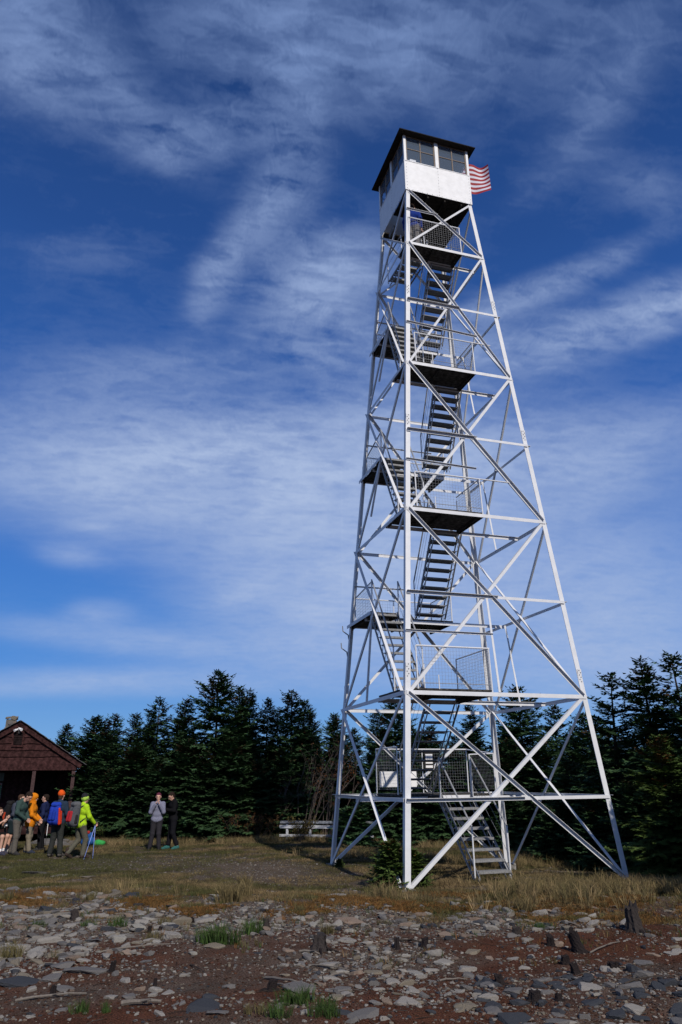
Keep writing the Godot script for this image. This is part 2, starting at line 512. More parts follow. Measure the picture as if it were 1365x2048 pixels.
func flight(tower: Node, u0: float, u1: float, vb: float, yb: float, vt: float, yt: float, rail_l := true, rail_r := true, foot := 0.0) -> void:
	var f := holder("stair_flight", tower)
	var n := maxi(4, int(round((yt - yb) / 0.205)))
	var slope := (P(0, vt, yt) - P(0, vb, yb)).normalized()
	var perp := slope.cross(Vector3.RIGHT).normalized()
	if perp.y > 0:
		perp = -perp
	for s in 2:
		var u: float = u0 if s == 0 else u1
		var inw := Vector3.RIGHT if s == 0 else Vector3.LEFT
		var m := MB.new()
		var a := P(u, vb, yb)
		var b := P(u, vt, yt)
		m.angle(a, b, -perp, inw, 0.05, 0.007, 0.035)
		var lo := perp * 0.17
		m.angle(a + lo + slope * 0.1, b + lo - slope * 0.06, perp, inw, 0.04, 0.007, 0.03)
		var k := n * 2
		for i in k:
			var p := a.lerp(b, (i + 0.15) / k) + (lo if i % 2 == 0 else Vector3.ZERO)
			var q := a.lerp(b, (i + 1.15) / k) + (lo if i % 2 == 1 else Vector3.ZERO)
			if i < k - 1:
				m.bar(p, q, slope, 0.018, 0.006)
		if foot > 0.0:
			m.angle(a, a + Vector3(0, -foot, 0), Vector3.FORWARD, inw, 0.04, 0.006)
		part("stringer", m, M.galv, f)
	for i in n:
		var g := (i + 0.55) / n
		var o := P((u0 + u1) * 0.5, lerpf(vb, vt, g), lerpf(yb, yt, g))
		var m := MB.new()
		m.bbox(o, Vector3(absf(u1 - u0) - 0.02, 0.028, 0.21), 0.004)
		part("tread", m, M.steel_tread, f)
		var lip := MB.new()
		var dv: float = -0.107 * signf(vt - vb)
		lip.bbox(o + P(0, dv, -0.012), Vector3(absf(u1 - u0) - 0.022, 0.05, 0.005), 0.001)
		part("nosing", lip, M.steel_tread, f)
	for s in 2:
		if (s == 0 and not rail_l) or (s == 1 and not rail_r):
			continue
		var u: float = (u0 - 0.03) if s == 0 else (u1 + 0.03)
		var up := Vector3(0, 0.86, 0)
		var a := P(u, lerpf(vb, vt, 0.06), lerpf(yb, yt, 0.06))
		var b := P(u, lerpf(vb, vt, 0.97), lerpf(yb, yt, 0.97))
		pipe(f, "handrail", a + up, b + up, 0.019)
		pipe(f, "rail_post", a - Vector3(0, 0.1, 0), a + up)
		pipe(f, "rail_post", b - Vector3(0, 0.1, 0), b + up)
		var c := MB.new()
		for k in 2:
			var h := Vector3(0, 0.3 + 0.28 * k, 0)
			c.tube(a + h, b + h, 0.004, 0.004, 5, false)
		part("safety_cable", c, M.wire, f)

func deck(tower: Node, u0: float, u1: float, v0: float, v1: float, y: float, hole := []) -> Node3D:
	# planks laid along u on joists
	var p := holder("platform", tower)
	var k := int(round((v1 - v0) / 0.2))
	var wv := (v1 - v0) / k
	for i in k:
		var m := MB.new()
		var a := v0 + wv * i
		m.bbox(P((u0 + u1) * 0.5 + rng.randf_range(-0.012, 0.012), a + wv * 0.5, y - 0.02 + rng.randf_range(-0.002, 0.002)), Vector3(u1 - u0, 0.036, wv - 0.009), 0.003)
		part("plank", m, M.plank if rng.randf() < 0.5 else M.plank_b, p)
	for i in 3:
		var m := MB.new()
		var u: float = lerpf(u0 + 0.05, u1 - 0.05, i * 0.5)
		m.cbox(P(u, (v0 + v1) * 0.5, y - 0.075), Vector3(0.045, 0.07, v1 - v0 - 0.03))
		part("joist", m, M.plank_b, p)
	return p

func edge_beam(p: Node, a: Vector3, b: Vector3, out: Vector3) -> void:
	var m := MB.new()
	m.angle(a, b, Vector3.DOWN, -out, 0.085, 0.008, 0.05)
	part("edge_beam", m, M.steel, p)

func build_tower() -> Node3D:
	var t := thing("fire_tower", "tall white steel fire lookout tower with zigzag stairs and a cabin on top", "lookout tower", Vector3(TX, 0, -TD), YAW)
	var foot: Array[float] = [0.03, 0.0, -0.26, 0.005]
	for k in 4:
		var s: Vector2 = CORNER[k]
		var m := MB.new()
		m.angle(corner(k, foot[k]), corner(k, 18.36), Vector3(-s.x, 0, 0), Vector3(0, 0, s.y), 0.118, 0.012)
		part("leg", m, M.steel, t)
		var c := MB.new()
		c.bbox(corner(k, foot[k]) + Vector3(-s.x * 0.06, -0.16 if k != 2 else -0.06, s.y * 0.06), Vector3(0.3, 0.36, 0.3), 0.02)
		part("concrete_footing", c, M.concrete, t)
		for y: float in [4.1, 10.3, 14.5]:
			# splice plates with bolts on both flanges
			var pl := MB.new()
			var o := corner(k, y)
			pl.box_any(o + Vector3(-s.x * 0.008, -0.16, -s.y * 0.001), Vector3(-s.x * 0.1, 0, 0), Vector3(0, 0.32, 0), Vector3(0, 0, -s.y * 0.008))
			var q := part("splice_plate", pl, M.steel, t)
			for i in 6:
				var bo := MB.new()
				var at := o + Vector3(-s.x * (0.035 + 0.035 * (i % 2)), -0.12 + 0.05 * i, -s.y * 0.008)
				bo.tube(at, at + Vector3(0, 0, -s.y * 0.012), 0.011, 0.010, 6)
				part("bolt", bo, M.bolt, q)
	# bracing face by face: near-right, right-far, far-left, left-near
	for fc in 4:
		var k0 := fc
		var k1 := (fc + 1) % 4
		var mid: Vector2 = (CORNER[k0] + CORNER[k1]) * 0.5
		var out := Vector3(mid.x, 0, -mid.y)
		var levels: Array[float] = [0.0, LEV[1], LEV[3], LEV[5], LEV[7], LEV[8] - 0.06]
		for i in 5:
			var lo0: float = levels[i] if i > 0 else foot[k0] + 0.05
			var lo1: float = levels[i] if i > 0 else foot[k1] + 0.05
			var hi: float = levels[i + 1]
			var e := 0.075
			var sz := 0.07 if i < 3 else 0.06
			var along := (corner(k1, hi) - corner(k0, hi)).normalized()
			# one diagonal lies flat against the face, the other shows its standing flange
			var m := MB.new()
			m.angle(corner(k0, lo0) + along * e + out * 0.004, corner(k1, hi) - along * e + out * 0.004, Vector3.DOWN, -out, sz, 0.007)
			part("brace", m, M.steel, t)
			m = MB.new()
			m.angle(corner(k0, hi) + along * e + out * 0.013 + Vector3(0, -0.02, 0), corner(k1, lo1) - along * e + out * 0.013, Vector3.DOWN, out, sz, 0.007)
			part("brace", m, M.steel, t)
			# gusset bolts where they meet
			var y: float = hi - 0.02
			for g in 2:
				var at: Vector3 = (corner(k0, y) + along * 0.06 if g == 0 else corner(k1, y) - along * 0.06) + out * 0.006
				var bo := MB.new()
				bo.tube(at, at + out * 0.014, 0.016, 0.014, 6)
				part("bolt", bo, M.bolt, t)
			# girts
			if i < 4:
				m = MB.new()
				m.angle(corner(k0, hi) + along * 0.02 + out * 0.022, corner(k1, hi) - along * 0.02 + out * 0.022, Vector3.DOWN, -out, 0.085, 0.007, 0.02)
				part("girt", m, M.steel, t)
			if i < 4 and fc != 3 or i == 0:
				var ym: float = LEV[i * 2]
				m = MB.new()
				var a := corner(k0, ym) + along * 0.02
				var b := corner(k1, ym) - along * 0.02
				var c := a.lerp(b, 0.56)
				m.angle(a + out * 0.024, c + out * 0.024, Vector3.DOWN, out, 0.07, 0.007, 0.075)
				part("girt", m, M.steel, t)
				m = MB.new()
				m.angle(a.lerp(b, 0.5) + out * 0.032, b + out * 0.032, Vector3.DOWN, -out, 0.066, 0.007, 0.025)
				part("girt", m, M.steel, t)
	# platforms: even levels on the far-left side, odd levels at the near corner
	var lu: Array[float] = [-0.15, 0.15, 0.45, 0.52]
	var lb: Array[float] = [-0.5, -0.52, -0.56, -0.6]
	var lf: Array[float] = [-0.93, -0.58, -0.29, -0.21]      # left stringer of the flight that arrives there
	for i in 4:
		var y: float = LEV[1 + i * 2]
		var w := tw(y)
		var p := deck(t, -w + 0.03, lu[i], -w + 0.03, lb[i], y + 0.06)
		edge_beam(p, P(-w, lb[i], y - 0.01), P(w, lb[i], y - 0.01), Vector3(0, 0, -1))
		var b := MB.new()
		b.angle(P(lu[i], -w, y - 0.012), P(lu[i], lb[i], y - 0.012), Vector3.DOWN, Vector3.LEFT, 0.07, 0.008, 0.05)
		part("edge_beam", b, M.plank_b, p)
		# railing on the near-right face
		var r := holder("railing", t)
		var top := y + 0.95
		var wt := tw(top)
		var start := -w + (0.3 if i != 3 else 0.12)
		pipe(r, "rail_post", P(start, -w + 0.02, y + 0.04), P(start, -wt - 0.01, top))
		pipe(r, "rail_post", P(lu[i], -w + 0.02, y - 0.06), P(lu[i], -wt - 0.01, top))
		pipe(r, "rail_post", P(lerpf(start, lu[i], 0.28), -w + 0.02, y + 0.04), P(lerpf(start, lu[i], 0.28), -w + 0.03, y + 0.34), 0.012)
		pipe(r, "top_rail", P(start, -wt - 0.01, top), P(lu[i] + (0.02 if i != 1 and i != 2 else 0.95 - 0.4 * (i - 1)), -wt - 0.01, top), 0.018)
		pipe(r, "low_rail", P(start, -w + 0.03, y + 0.16), P(lu[i], -w + 0.03, y + 0.16), 0.007)
		wire_panel(r, P(start, -w + 0.045, y + 0.1), P(lu[i], -w + 0.045, y + 0.1), 0.82)
		# return railing along the right edge of the platform
		pipe(r, "rail_post", P(lu[i], lb[i], y - 0.05), P(lu[i], lb[i], top - (0.0 if i == 0 else 0.1)))
		pipe(r, "top_rail", P(lu[i], -wt - 0.01, top), P(lu[i], lb[i], top), 0.016)
		wire_panel(r, P(lu[i] + 0.01, -w + 0.06, y + 0.1), P(lu[i] + 0.01, lb[i], y + 0.1), 0.8)
		# upper guard bar from the near leg
		var gb := MB.new()
		var yg := y + 1.29
		var ug: float = [0.0, 0.1, 0.62, -0.15][i]
		gb.angle(P(-tw(yg), -tw(yg) - 0.02, yg), P(ug, -tw(yg) - 0.02, yg - 0.05 * (i % 3)), Vector3.DOWN, Vector3(0, 0, 1), 0.045, 0.006)
		part("guard_bar", gb, M.steel, r)
		if i == 0:
			var ps := MB.new()
			var a := P(-0.02, -tw(LEV[2]) - 0.03, LEV[2] - 0.02)
			var c := P(0.02, -w - 0.03, y)
			ps.angle(a, c, Vector3.LEFT, Vector3(0, 0, -1), 0.05, 0.006)
			part("guard_post", ps, M.steel, r)
	for i in 4:
		var y: float = LEV[i * 2]
		var w := tw(y)
		var vf: float = [0.0, 0.2, 0.05, -0.06][i]
		var ur: float = [1.35, 0.45, 0.5, 0.53][i]
		var ul: float = -w + 0.03 if i > 0 else -1.25
		var vend: float = w + (0.12 if i > 0 else -0.02)
		var p: Node3D
		if i == 0:
			p = deck(t, ul, ur, 0.75, vend, y)
			var sub := deck(t, -0.55, 0.3, vf, 0.74, y - 0.002)
			edge_beam(sub, P(-0.55, vf, y - 0.01), P(0.3, vf, y - 0.01), Vector3(0, 0, 1))
			edge_beam(p, P(-w, 0.72, y - 0.055), P(w, 0.72, y - 0.055), Vector3(0, 0, 1))
		else:
			p = deck(t, ul, ur, 0.75, vend, y)
			var sub := deck(t, ul, -w + 0.72, vf, 0.74, y - 0.002)
			edge_beam(sub, P(-w - 0.04, vf, y + 0.012), P(-w - 0.04, vend, y + 0.012), Vector3.LEFT)
			edge_beam(p, P(-w, 0.74, y - 0.045), P(w, 0.74, y - 0.045), Vector3(0, 0, 1))
			# hanger from the platform corner down to the bracing, and one on the right face
			var yl: float = LEV[i * 2 - 1] if i == 1 else y - 1.5
			var h := MB.new()
			h.angle(P(-w - 0.01, vf + 0.02, y), P(-tw(yl) - 0.02, vf + (0.05 if i == 1 else 0.6), yl), Vector3(0, 0, -1), Vector3.RIGHT, 0.045, 0.006)
			part("hanger", h, M.steel, t)
			h = MB.new()
			yl = LEV[i * 2 - 1]
			h.angle(P(w, 0.74, y - 0.05), P(tw(yl), 0.6, yl), Vector3(0, 0, -1), Vector3.LEFT, 0.045, 0.006)
			part("hanger", h, M.steel, t)
		var r := holder("railing", t)
		var top := y + 0.78 if i > 0 else y + 1.08
		var uc: float = ul + (0.17 if i > 0 else 0.0)
		var vb: float = vend - 0.03
		var vs: float = vf + 0.05 if i > 0 else 0.8
		pipe(r, "rail_post", P(uc, vb, y), P(uc, vb, top))
		pipe(r, "rail_post", P(ul, vs, y), P(ul, vs, top))
		pipe(r, "rail_post", P(ur, vb, y), P(ur, vb, top))
		pipe(r, "rail_post", P((uc + ur) * 0.5, vb, y), P((uc + ur) * 0.5, vb, top), 0.014)
		pipe(r, "top_rail", P(uc, vb, top), P(ur, vb, top))
		pipe(r, "top_rail", P(ul, vs, top), P(uc, vb, top))
		wire_panel(r, P(uc, vb, y + 0.1), P(ur, vb, y + 0.1), top - y - 0.14)
		wire_panel(r, P(ul, vs, y + 0.1), P(uc, vb, y + 0.1), top - y - 0.14)
		if i > 0:
			var yg := y + 1.08
			var g2 := MB.new()
			g2.angle(P(-tw(yg), tw(yg) - 0.03, yg), P(ur, tw(yg) - 0.03, yg), Vector3.DOWN, Vector3(0, 0, 1), 0.035, 0.005)
			part("guard_bar", g2, M.steel, r)
		if i > 0:
			pipe(r, "rail_post", P(ur, 0.8, y), P(ur, 0.8, top))
			pipe(r, "top_rail", P(ur, 0.8, top), P(ur, vb, top))
			wire_panel(r, P(ur, 0.8, y + 0.1), P(ur, vb, y + 0.1), top - y - 0.14)
		else:
			pipe(r, "rail_post", P(ur, 0.8, y), P(ur, 0.8, top - 0.15))
			pipe(r, "rail_post", P(0.3, 0.05, y - 0.1), P(0.3, 0.05, y + 0.88))
			pipe(r, "top_rail", P(0.3, 0.05, y + 0.88), P(ur, 0.8, top - 0.15))
			pipe(r, "top_rail", P(ur, 0.8, top - 0.15), P(ur, vb, top))
			wire_panel(r, P(0.32, 0.07, y + 0.1), P(ur, 0.8, y + 0.1), 0.74)
			var pb := MB.new()
			pb.bbox(P(-0.92, vb - 0.03, y + 0.34), Vector3(0.5, 0.38, 0.012), 0.002)
			part("kick_panel", pb, M.white, r)
			pb = MB.new()
			pb.bbox(P(-0.3, vb - 0.03, y + 0.34), Vector3(0.3, 0.38, 0.012), 0.002)
			part("kick_panel", pb, M.white, r)
			# framed notice wired to the back railing
			var im := Image.create(48, 56, false, Image.FORMAT_RGB8)
			im.fill(Color(.9, .9, .9))
			for k in 5:
				im.fill_rect(Rect2i(8 + (k % 2) * 3, 16 + k * 6, 30 - (k * 5) % 9, 2), Color(.5, .5, .52))
			var sm := StandardMaterial3D.new()
			sm.albedo_texture = ImageTexture.create_from_image(im)
			pb = MB.new()
			pb.bbox(P(0.22, vb - 0.05, y + 0.8), Vector3(0.27, 0.42, 0.014), 0.003)
			part("notice_board", pb, M.dark, r)
			pb = MB.new()
			var o := P(0.12, vb - 0.062, y + 0.72)
			pb.quad(o, o + Vector3(0.2, 0, 0), o + Vector3(0.2, 0.24, 0), o + Vector3(0, 0.24, 0))
			for k: Vector2 in [Vector2(0, 1), Vector2(1, 0), Vector2(1, 1), Vector2(0, 1), Vector2(0, 0), Vector2(1, 0)]:
				pb.uv.append(k)
			part("notice_sheet", pb, sm, r)
			pb = MB.new()
			o = P(0.12, vb - 0.062, y + 0.615)
			pb.quad(o, o + Vector3(0.2, 0, 0), o + Vector3(0.2, 0.06, 0), o + Vector3(0, 0.06, 0))
			part("notice_strip", pb, M.white, r)
	# flights
	flight(t, -0.5, 0.26, -1.6, 0.06, 0.02, LEV[0], true, true, 0.12)
	for i in 4:
		var yl: float = LEV[1 + i * 2]
		var wl := tw(yl)
		var ym: float = LEV[i * 2]
		flight(t, lf[i], lf[i] + 0.76, [1.45, 0.85, 0.55, 0.68][i], ym + 0.02, lb[i] + 0.03, yl + 0.05, true, false)
		if i < 3:
			var yn: float = LEV[2 + i * 2]
			var wn := tw(yn)
			flight(t, -wn + 0.02, -wn + 0.66, -wl + [0.9, 0.76, 0.7][i], yl + 0.06, [0.19, 0.04, -0.07][i], yn, true, true)
	flight(t, -1.0, -0.4, -0.5, LEV[7] + 0.06, 0.75, 16.42, true, true)
	# cable hooks on the left leg
	for y: float in [5.6, 5.15]:
		var m := MB.new()
		var o := corner(3, y)
		m.path([o + Vector3(0, -0.12, 0), o + Vector3(-0.02, 0.0, 0), o + Vector3(-0.16, 0.1, -0.02), o + Vector3(-0.17, 0.24, -0.02)], 0.016, 0.013, 6)
		part("cable_hook", m, M.steel_tread, t)
	build_cab(t)
	return t

func build_cab(t: Node3D) -> void:
	var c := holder("cab", t)
	var y0 := 18.39
	var ys := 19.475
	var yt := 20.52
	var h := 1.082
	# floor with the stair hatch left open at the left rear
	var fm := MB.new()
	fm.cbox(P(0.33, 0, y0 - 0.03), Vector3(1.48, 0.05, 2.12))
	part("floor", fm, M.cabfloor, c)
	fm = MB.new()
	fm.cbox(P(-0.735, -0.53, y0 - 0.03), Vector3(0.64, 0.05, 1.06))
	part("floor", fm, M.cabfloor, c)
	fm = MB.new()
	fm.cbox(P(-0.735, 0.93, y0 - 0.03), Vector3(0.64, 0.05, 0.26))
	part("floor", fm, M.cabfloor, c)
	for i in 3:
		var m := MB.new()
		m.cbox(P(-0.36 + i * 0.55, 0, y0 - 0.1), Vector3(0.05, 0.09, 2.1))
		part("joist", m, M.cabfloor, c)
	for k in 4:
		var s: Vector2 = CORNER[k]
		var n: Vector2 = CORNER[(k + 1) % 4]
		var m := MB.new()
		m.bbox(P(s.x * (h - 0.03), s.y * (h - 0.03), (y0 + yt) * 0.5), Vector3(0.075, yt - y0, 0.075), 0.006)
		part("corner_post", m, M.panel, c)
		var a := P(s.x * h, s.y * h, 0)
		var b := P(n.x * h, n.y * h, 0)
		var x := (b - a).normalized()
		var mid: Vector2 = (s + n) * 0.5
		var out := Vector3(mid.x, 0, -mid.y)
		# two sheet panels below the sill, lapped over one another
		for g in 2:
			m = MB.new()
			var pa: Vector3 = a + x * (h * g + (0.003 if g else -0.005)) + out * (0.012 + 0.004 * g) + Vector3(0, y0 - 0.045, 0)
			m.box_any(pa, x * (h + (0.012 if g == 0 else 0.004)), Vector3(0, ys - y0 + 0.045, 0), -out * 0.01)
			var pn := part("wall_panel", m, M.panel, c)
			pn.set_meta("x", 0)
			pn.remove_meta("x")
		var rv := MB.new()
		for g in 3:
			for i in 10:
				var o: Vector3 = a + x * (0.045 + (2 * h - 0.09) * 0.5 * g) + out * 0.018 + Vector3(0, y0 + 0.02 + (ys - y0 - 0.05) * i / 9.0, 0)
				rv.tube(o, o + out * 0.006, 0.0085, 0.006, 6)
		for i in 14:
			var o: Vector3 = a + x * (0.06 + (2 * h - 0.12) * i / 13.0) + out * 0.018 + Vector3(0, y0 - 0.02, 0)
			rv.tube(o, o + out * 0.006, 0.0085, 0.006, 6)
		var rp := part("rivets", rv, M.bolt, c)
		rp.set_meta("kind", "stuff")
		# sill, mullion, two windows of four panes
		m = MB.new()
		m.box_any(a + out * 0.024 + Vector3(0, ys - 0.012, 0), x * 2 * h, Vector3(0, 0.022, 0), -out * 0.07)
		part("sill", m, M.panel, c)
		m = MB.new()
		m.box_any(a + x * (h - 0.055) + out * 0.012 + Vector3(0, ys + 0.01, 0), x * 0.11, Vector3(0, yt - ys - 0.01, 0), -out * 0.06)
		part("mullion", m, M.panel, c)
		for g in 2:
			var wi := holder("window", c)
			var l := a + x * (0.07 if g == 0 else h + 0.058) - out * 0.012 + Vector3(0, ys + 0.012, 0)
			var ww := h - 0.128
			var wh := yt - ys - 0.02
			for e in 2:
				m = MB.new()
				m.box_any(l + x * (ww - 0.035) * e, x * 0.035, Vector3(0, wh, 0), -out * 0.03)
				part("frame", m, M.frame, wi)
				m = MB.new()
				m.box_any(l + x * 0.035 + Vector3(0, (wh - 0.035) * e, 0), x * (ww - 0.07), Vector3(0, 0.035, 0), -out * 0.03)
				part("frame", m, M.frame, wi)
			m = MB.new()
			m.box_any(l + x * (ww * 0.5 - 0.016) + Vector3(0, 0.035, 0), x * 0.032, Vector3(0, wh - 0.07, 0), -out * 0.028)
			part("muntin", m, M.frame, wi)
			m = MB.new()
			m.box_any(l + x * 0.035 + Vector3(0, wh * 0.5 - 0.012, 0) - out * 0.002, x * (ww - 0.07), Vector3(0, 0.024, 0), -out * 0.024)
			part("muntin", m, M.frame, wi)
			for e in 4:
				m = MB.new()
				var o: Vector3 = l - out * 0.018 + x * (0.036 + (ww * 0.5 - 0.019) * (e % 2)) + Vector3(0, 0.036 + (wh * 0.5 - 0.023) * (e / 2), 0)
				m.quad(o, o + x * (ww * 0.5 - 0.053), o + x * (ww * 0.5 - 0.053) + Vector3(0, wh * 0.5 - 0.049, 0), o + Vector3(0, wh * 0.5 - 0.049, 0))
				part("pane", m, M.glass, wi)
	# low hipped roof with a thin dark eave
	var e := 1.275
	var m := MB.new()
	var apex := P(0, 0, yt + 0.42)
	var ring := []
	for k in 4:
		ring.append(P(CORNER[k].x * e, CORNER[k].y * e, yt - 0.03))
	for k in 4:
		var p: Vector3 = ring[k]
		var q: Vector3 = ring[(k + 1) % 4]
		m.tri(p + Vector3(0, 0.03, 0), q + Vector3(0, 0.03, 0), apex)
		m.quad(p, q, q + Vector3(0, 0.03, 0), p + Vector3(0, 0.03, 0))
	part("roof", m, M.roofing, c)
	m = MB.new()
	m.quad(ring[3], ring[2], ring[1], ring[0])
	part("soffit", m, M.soffit, c)
	m = MB.new()
	m.cbox(P(0, 0, yt - 0.005 + 0.02), Vector3(2.1, 0.02, 2.1))
	part("ceiling", m, M.soffit, c)
	# map table and papers seen through the front panes
	m = MB.new()
	m.cbox(P(0, 0.1, ys - 0.12), Vector3(0.6, 0.05, 0.6))
	part("map_table", m, M.frame, c)
	m = MB.new()
	m.bbox(P(-0.78, -0.98, ys + 0.1), Vector3(0.2, 0.17, 0.1), 0.02)
	part("paper_pile", m, M.white, c)
	m = MB.new()
	m.bbox(P(-0.98, 0.35, y0 - 0.36), Vector3(0.06, 0.14, 0.42), 0.01)
	part("junction_box", m, M.concrete, c)

func build_flag() -> void:
	var f := thing("flag", "red and white striped flag streaming from a pole behind the tower cab", "flag", Vector3(TX, 0, -TD), YAW)
	var m := MB.new()
	m.tube(P(1.28, 1.12, 18.6), P(1.28, 1.12, 22.5), 0.022, 0.017, 8)
	part("flagpole", m, M.steel, f)
	m = MB.new()
	m.tube(P(1.05, 1.06, 19.1), P(1.28, 1.12, 19.1), 0.015, 0.015, 6)
	part("pole_bracket", m, M.steel, f)
	m = MB.new()
	m.tube(P(1.05, 1.06, 20.2), P(1.28, 1.12, 20.2), 0.015, 0.015, 6)
	part("pole_bracket", m, M.steel, f)
	var im := Image.create(247, 130, false, Image.FORMAT_RGB8)
	for i in 13:
		im.fill_rect(Rect2i(0, i * 10, 247, 10), Color(0.56, 0.06, 0.11) if i % 2 == 0 else Color(0.8, 0.8, 0.84))
	im.fill_rect(Rect2i(0, 0, 99, 70), Color(0.1, 0.12, 0.32))
	for r in 9:
		for k in (6 if r % 2 == 0 else 5):
			im.fill_rect(Rect2i(6 + k * 16 + (8 if r % 2 else 0), 4 + r * 7, 4, 4), Color(0.9, 0.9, 0.92))
	var fm := StandardMaterial3D.new()
	fm.albedo_texture = ImageTexture.create_from_image(im)
	fm.roughness = 0.75
	fm.backlight_enabled = true
	fm.backlight = Color(0.25, 0.25, 0.25)
	fm.cull_mode = BaseMaterial3D.CULL_DISABLED
	m = MB.new()
	var nu := 44
	var nv := 22
	var pt := func(i: int, j: int) -> Vector3:
		var a := float(i) / nu
		var b := float(j) / nv
		var drop := -0.02 * a
		var wave := sin(a * 9.0 + b * 1.6) * 0.10 * a + sin(a * 17.0 - b * 3.0) * 0.03 * a
		var curl := pow(maxf(0.0, a - 0.75) * 4.0, 2.0) * pow(1.0 - b, 2.0) * 0.16
		return P(1.3 + a * 1.53 + 0.3 * wave - curl * 0.4, 1.1 - a * 0.57 + wave - curl * 0.6, 22.1 - b * 1.2 - drop + 0.05 * sin(a * 6.0) * a - curl * 0.5)
	for i in nu:
		for j in nv:
			m.quad(pt.call(i, j), pt.call(i, j + 1), pt.call(i + 1, j + 1), pt.call(i + 1, j))
			for k: Vector2 in [Vector2(0, 0), Vector2(1, 1), Vector2(0, 1), Vector2(0, 0), Vector2(1, 0), Vector2(1, 1)]:
				m.uv.append(Vector2((i + k.x) / nu, (j + k.y) / nv))
	part("cloth", m, fm, f)

# ---------------------------------------------------------------- spruces
var trees: Array = []      # [crown mesh, trunk mesh, height]

func spruce(seed_: int, height: float, spread: float, sparse: float, lean: float, bright := 1.0) -> Array:
	var r := RandomNumberGenerator.new()
	r.seed = seed_
	var v := PackedVector3Array(); var n := PackedVector3Array(); var c := PackedColorArray()
	var leaf := func(a: Vector3, dir: Vector3, up: Vector3, l: float, w: float, k: Color) -> void:
		var s := dir.cross(up).normalized() * w
		var m := a + dir * l * 0.45
		var e := a + dir * l - up * l * 0.05
		var p := m + s
		var q := m - s
		var nn := up
		v.append(a); v.append(e); v.append(p)
		v.append(a); v.append(q); v.append(e)
		for i in 6:
			n.append(nn)
			c.append(k)
	var wood := MB.new()
	var top := Vector3(lean, height, lean * 0.3)
	wood.tube(Vector3.ZERO, top * 0.5, 0.016 * height + 0.02, 0.010 * height, 7, false)
	wood.tube(top * 0.5, top, 0.010 * height, 0.006, 6, false)
	var y := 0.03 * height
	while y < height * 0.985:
		var t := y / height
		var reach := spread * pow(1.0 - t, 0.72) * (0.35 + 0.65 * smoothstep(-0.1, 0.16, t)) + 0.13 * clampf((1.0 - t) * 8.0, 0.25, 1.0)
		var nb := int(lerpf(10.0, 6.0, t)) + r.randi_range(-1, 1)
		for b in nb:
			if r.randf() < sparse:
				continue
			var az := r.randf() * TAU
			var l := reach * r.randf_range(0.62, 1.18)
			if r.randf() < 0.05:
				l *= 1.25
			var rise := lerpf(-0.2, 0.75, pow(t, 1.5)) + r.randf_range(-0.32, 0.32)
			var o := top * t + Vector3(0, r.randf_range(-0.06, 0.06), 0)
			var out := Vector3(cos(az), 0, sin(az))
			var droop := lerpf(0.30, -0.05, t)
			var k := maxi(3, int(l / 0.085))
			var wob := r.randf_range(-0.25, 0.25)
			var shade := r.randf_range(0.72, 1.2) * bright
			var brown: bool = (t > 0.78 and r.randf() < 0.25) or r.randf() < 0.012
			var prev := o
			for i in range(1, k + 1):
				var g := float(i) / k
				var side := out.cross(Vector3.UP)
				var p := o + out * l * g + Vector3.UP * l * (rise * g - droop * g * (1.3 - g)) + side * wob * l * g * g
				var dir := (p - prev).normalized()
				var w := 0.006 * (1.0 - g) + 0.002
				# the bough itself
				v.append(prev + Vector3.UP * w); v.append(p + Vector3.UP * w * 0.6); v.append(prev - Vector3.UP * w)
				for q in 3:
					n.append(out.cross(Vector3.UP)); c.append(Color(0.05, 0.04, 0.032))
				if g > 0.12 or t > 0.6:
					for sd in [-1.0, 1.0]:
						var tl: float = (0.46 * l * pow(1.0 - g, 0.75) + 0.07) * r.randf_range(0.6, 1.15)
						tl = minf(tl, 0.42)
						var td: Vector3 = (dir * 0.75 + side * sd * r.randf_range(0.6, 1.0) + Vector3.UP * r.randf_range(-0.45, 0.2)).normalized()
						var up := (Vector3.UP + out * r.randf_range(-0.35, 0.35) + side * r.randf_range(-0.5, 0.5)).normalized()
						up = (up - td * up.dot(td)).normalized()
						var young := 0.35 * g + r.randf() * 0.35
						var col := Color(0.038, 0.076, 0.036).lerp(Color(0.066, 0.128, 0.05), young) * shade
						if brown:
							col = Color(0.065, 0.042, 0.024) * shade
						leaf.call(p, td, up, tl, 0.034 + 0.04 * tl, col)
						var ns := int(tl / 0.085)
						for e in ns:
							var f := (e + 0.6) / (ns + 0.4)
							for s2 in [-1.0, 1.0]:
								var sdv: Vector3 = (td * 0.8 + td.cross(up) * s2 * 0.8 + up * r.randf_range(-0.1, 0.3)).normalized()
								var u2 := (up - sdv * up.dot(sdv)).normalized()
								leaf.call(p + td * tl * f, sdv, u2, 0.13 * (1.1 - 0.5 * f) * r.randf_range(0.7, 1.2), 0.028, col * r.randf_range(0.85, 1.2))
				prev = p
			leaf.call(prev, (prev - o).normalized(), Vector3.UP, 0.13, 0.024, Color(0.044, 0.084, 0.034) * shade)
		y += lerpf(0.17, 0.095, t) * r.randf_range(0.75, 1.25) * (height / 5.5)
	# leading shoot
	for i in 16:
		var a := r.randf() * TAU
		var o := top - Vector3(0, 0.02 + 0.025 * i, 0)
		leaf.call(o, Vector3(cos(a), 0.9, sin(a)).normalized(), Vector3(-cos(a), 1.0, -sin(a)).normalized(), 0.09 + 0.006 * i, 0.016, Color(0.035, 0.05, 0.025))
	var arr := []
	arr.resize(Mesh.ARRAY_MAX)
	arr[Mesh.ARRAY_VERTEX] = v; arr[Mesh.ARRAY_NORMAL] = n; arr[Mesh.ARRAY_COLOR] = c
	var me := ArrayMesh.new()
	me.add_surface_from_arrays(Mesh.PRIMITIVE_TRIANGLES, arr)
	return [me, wood.mesh(), height]

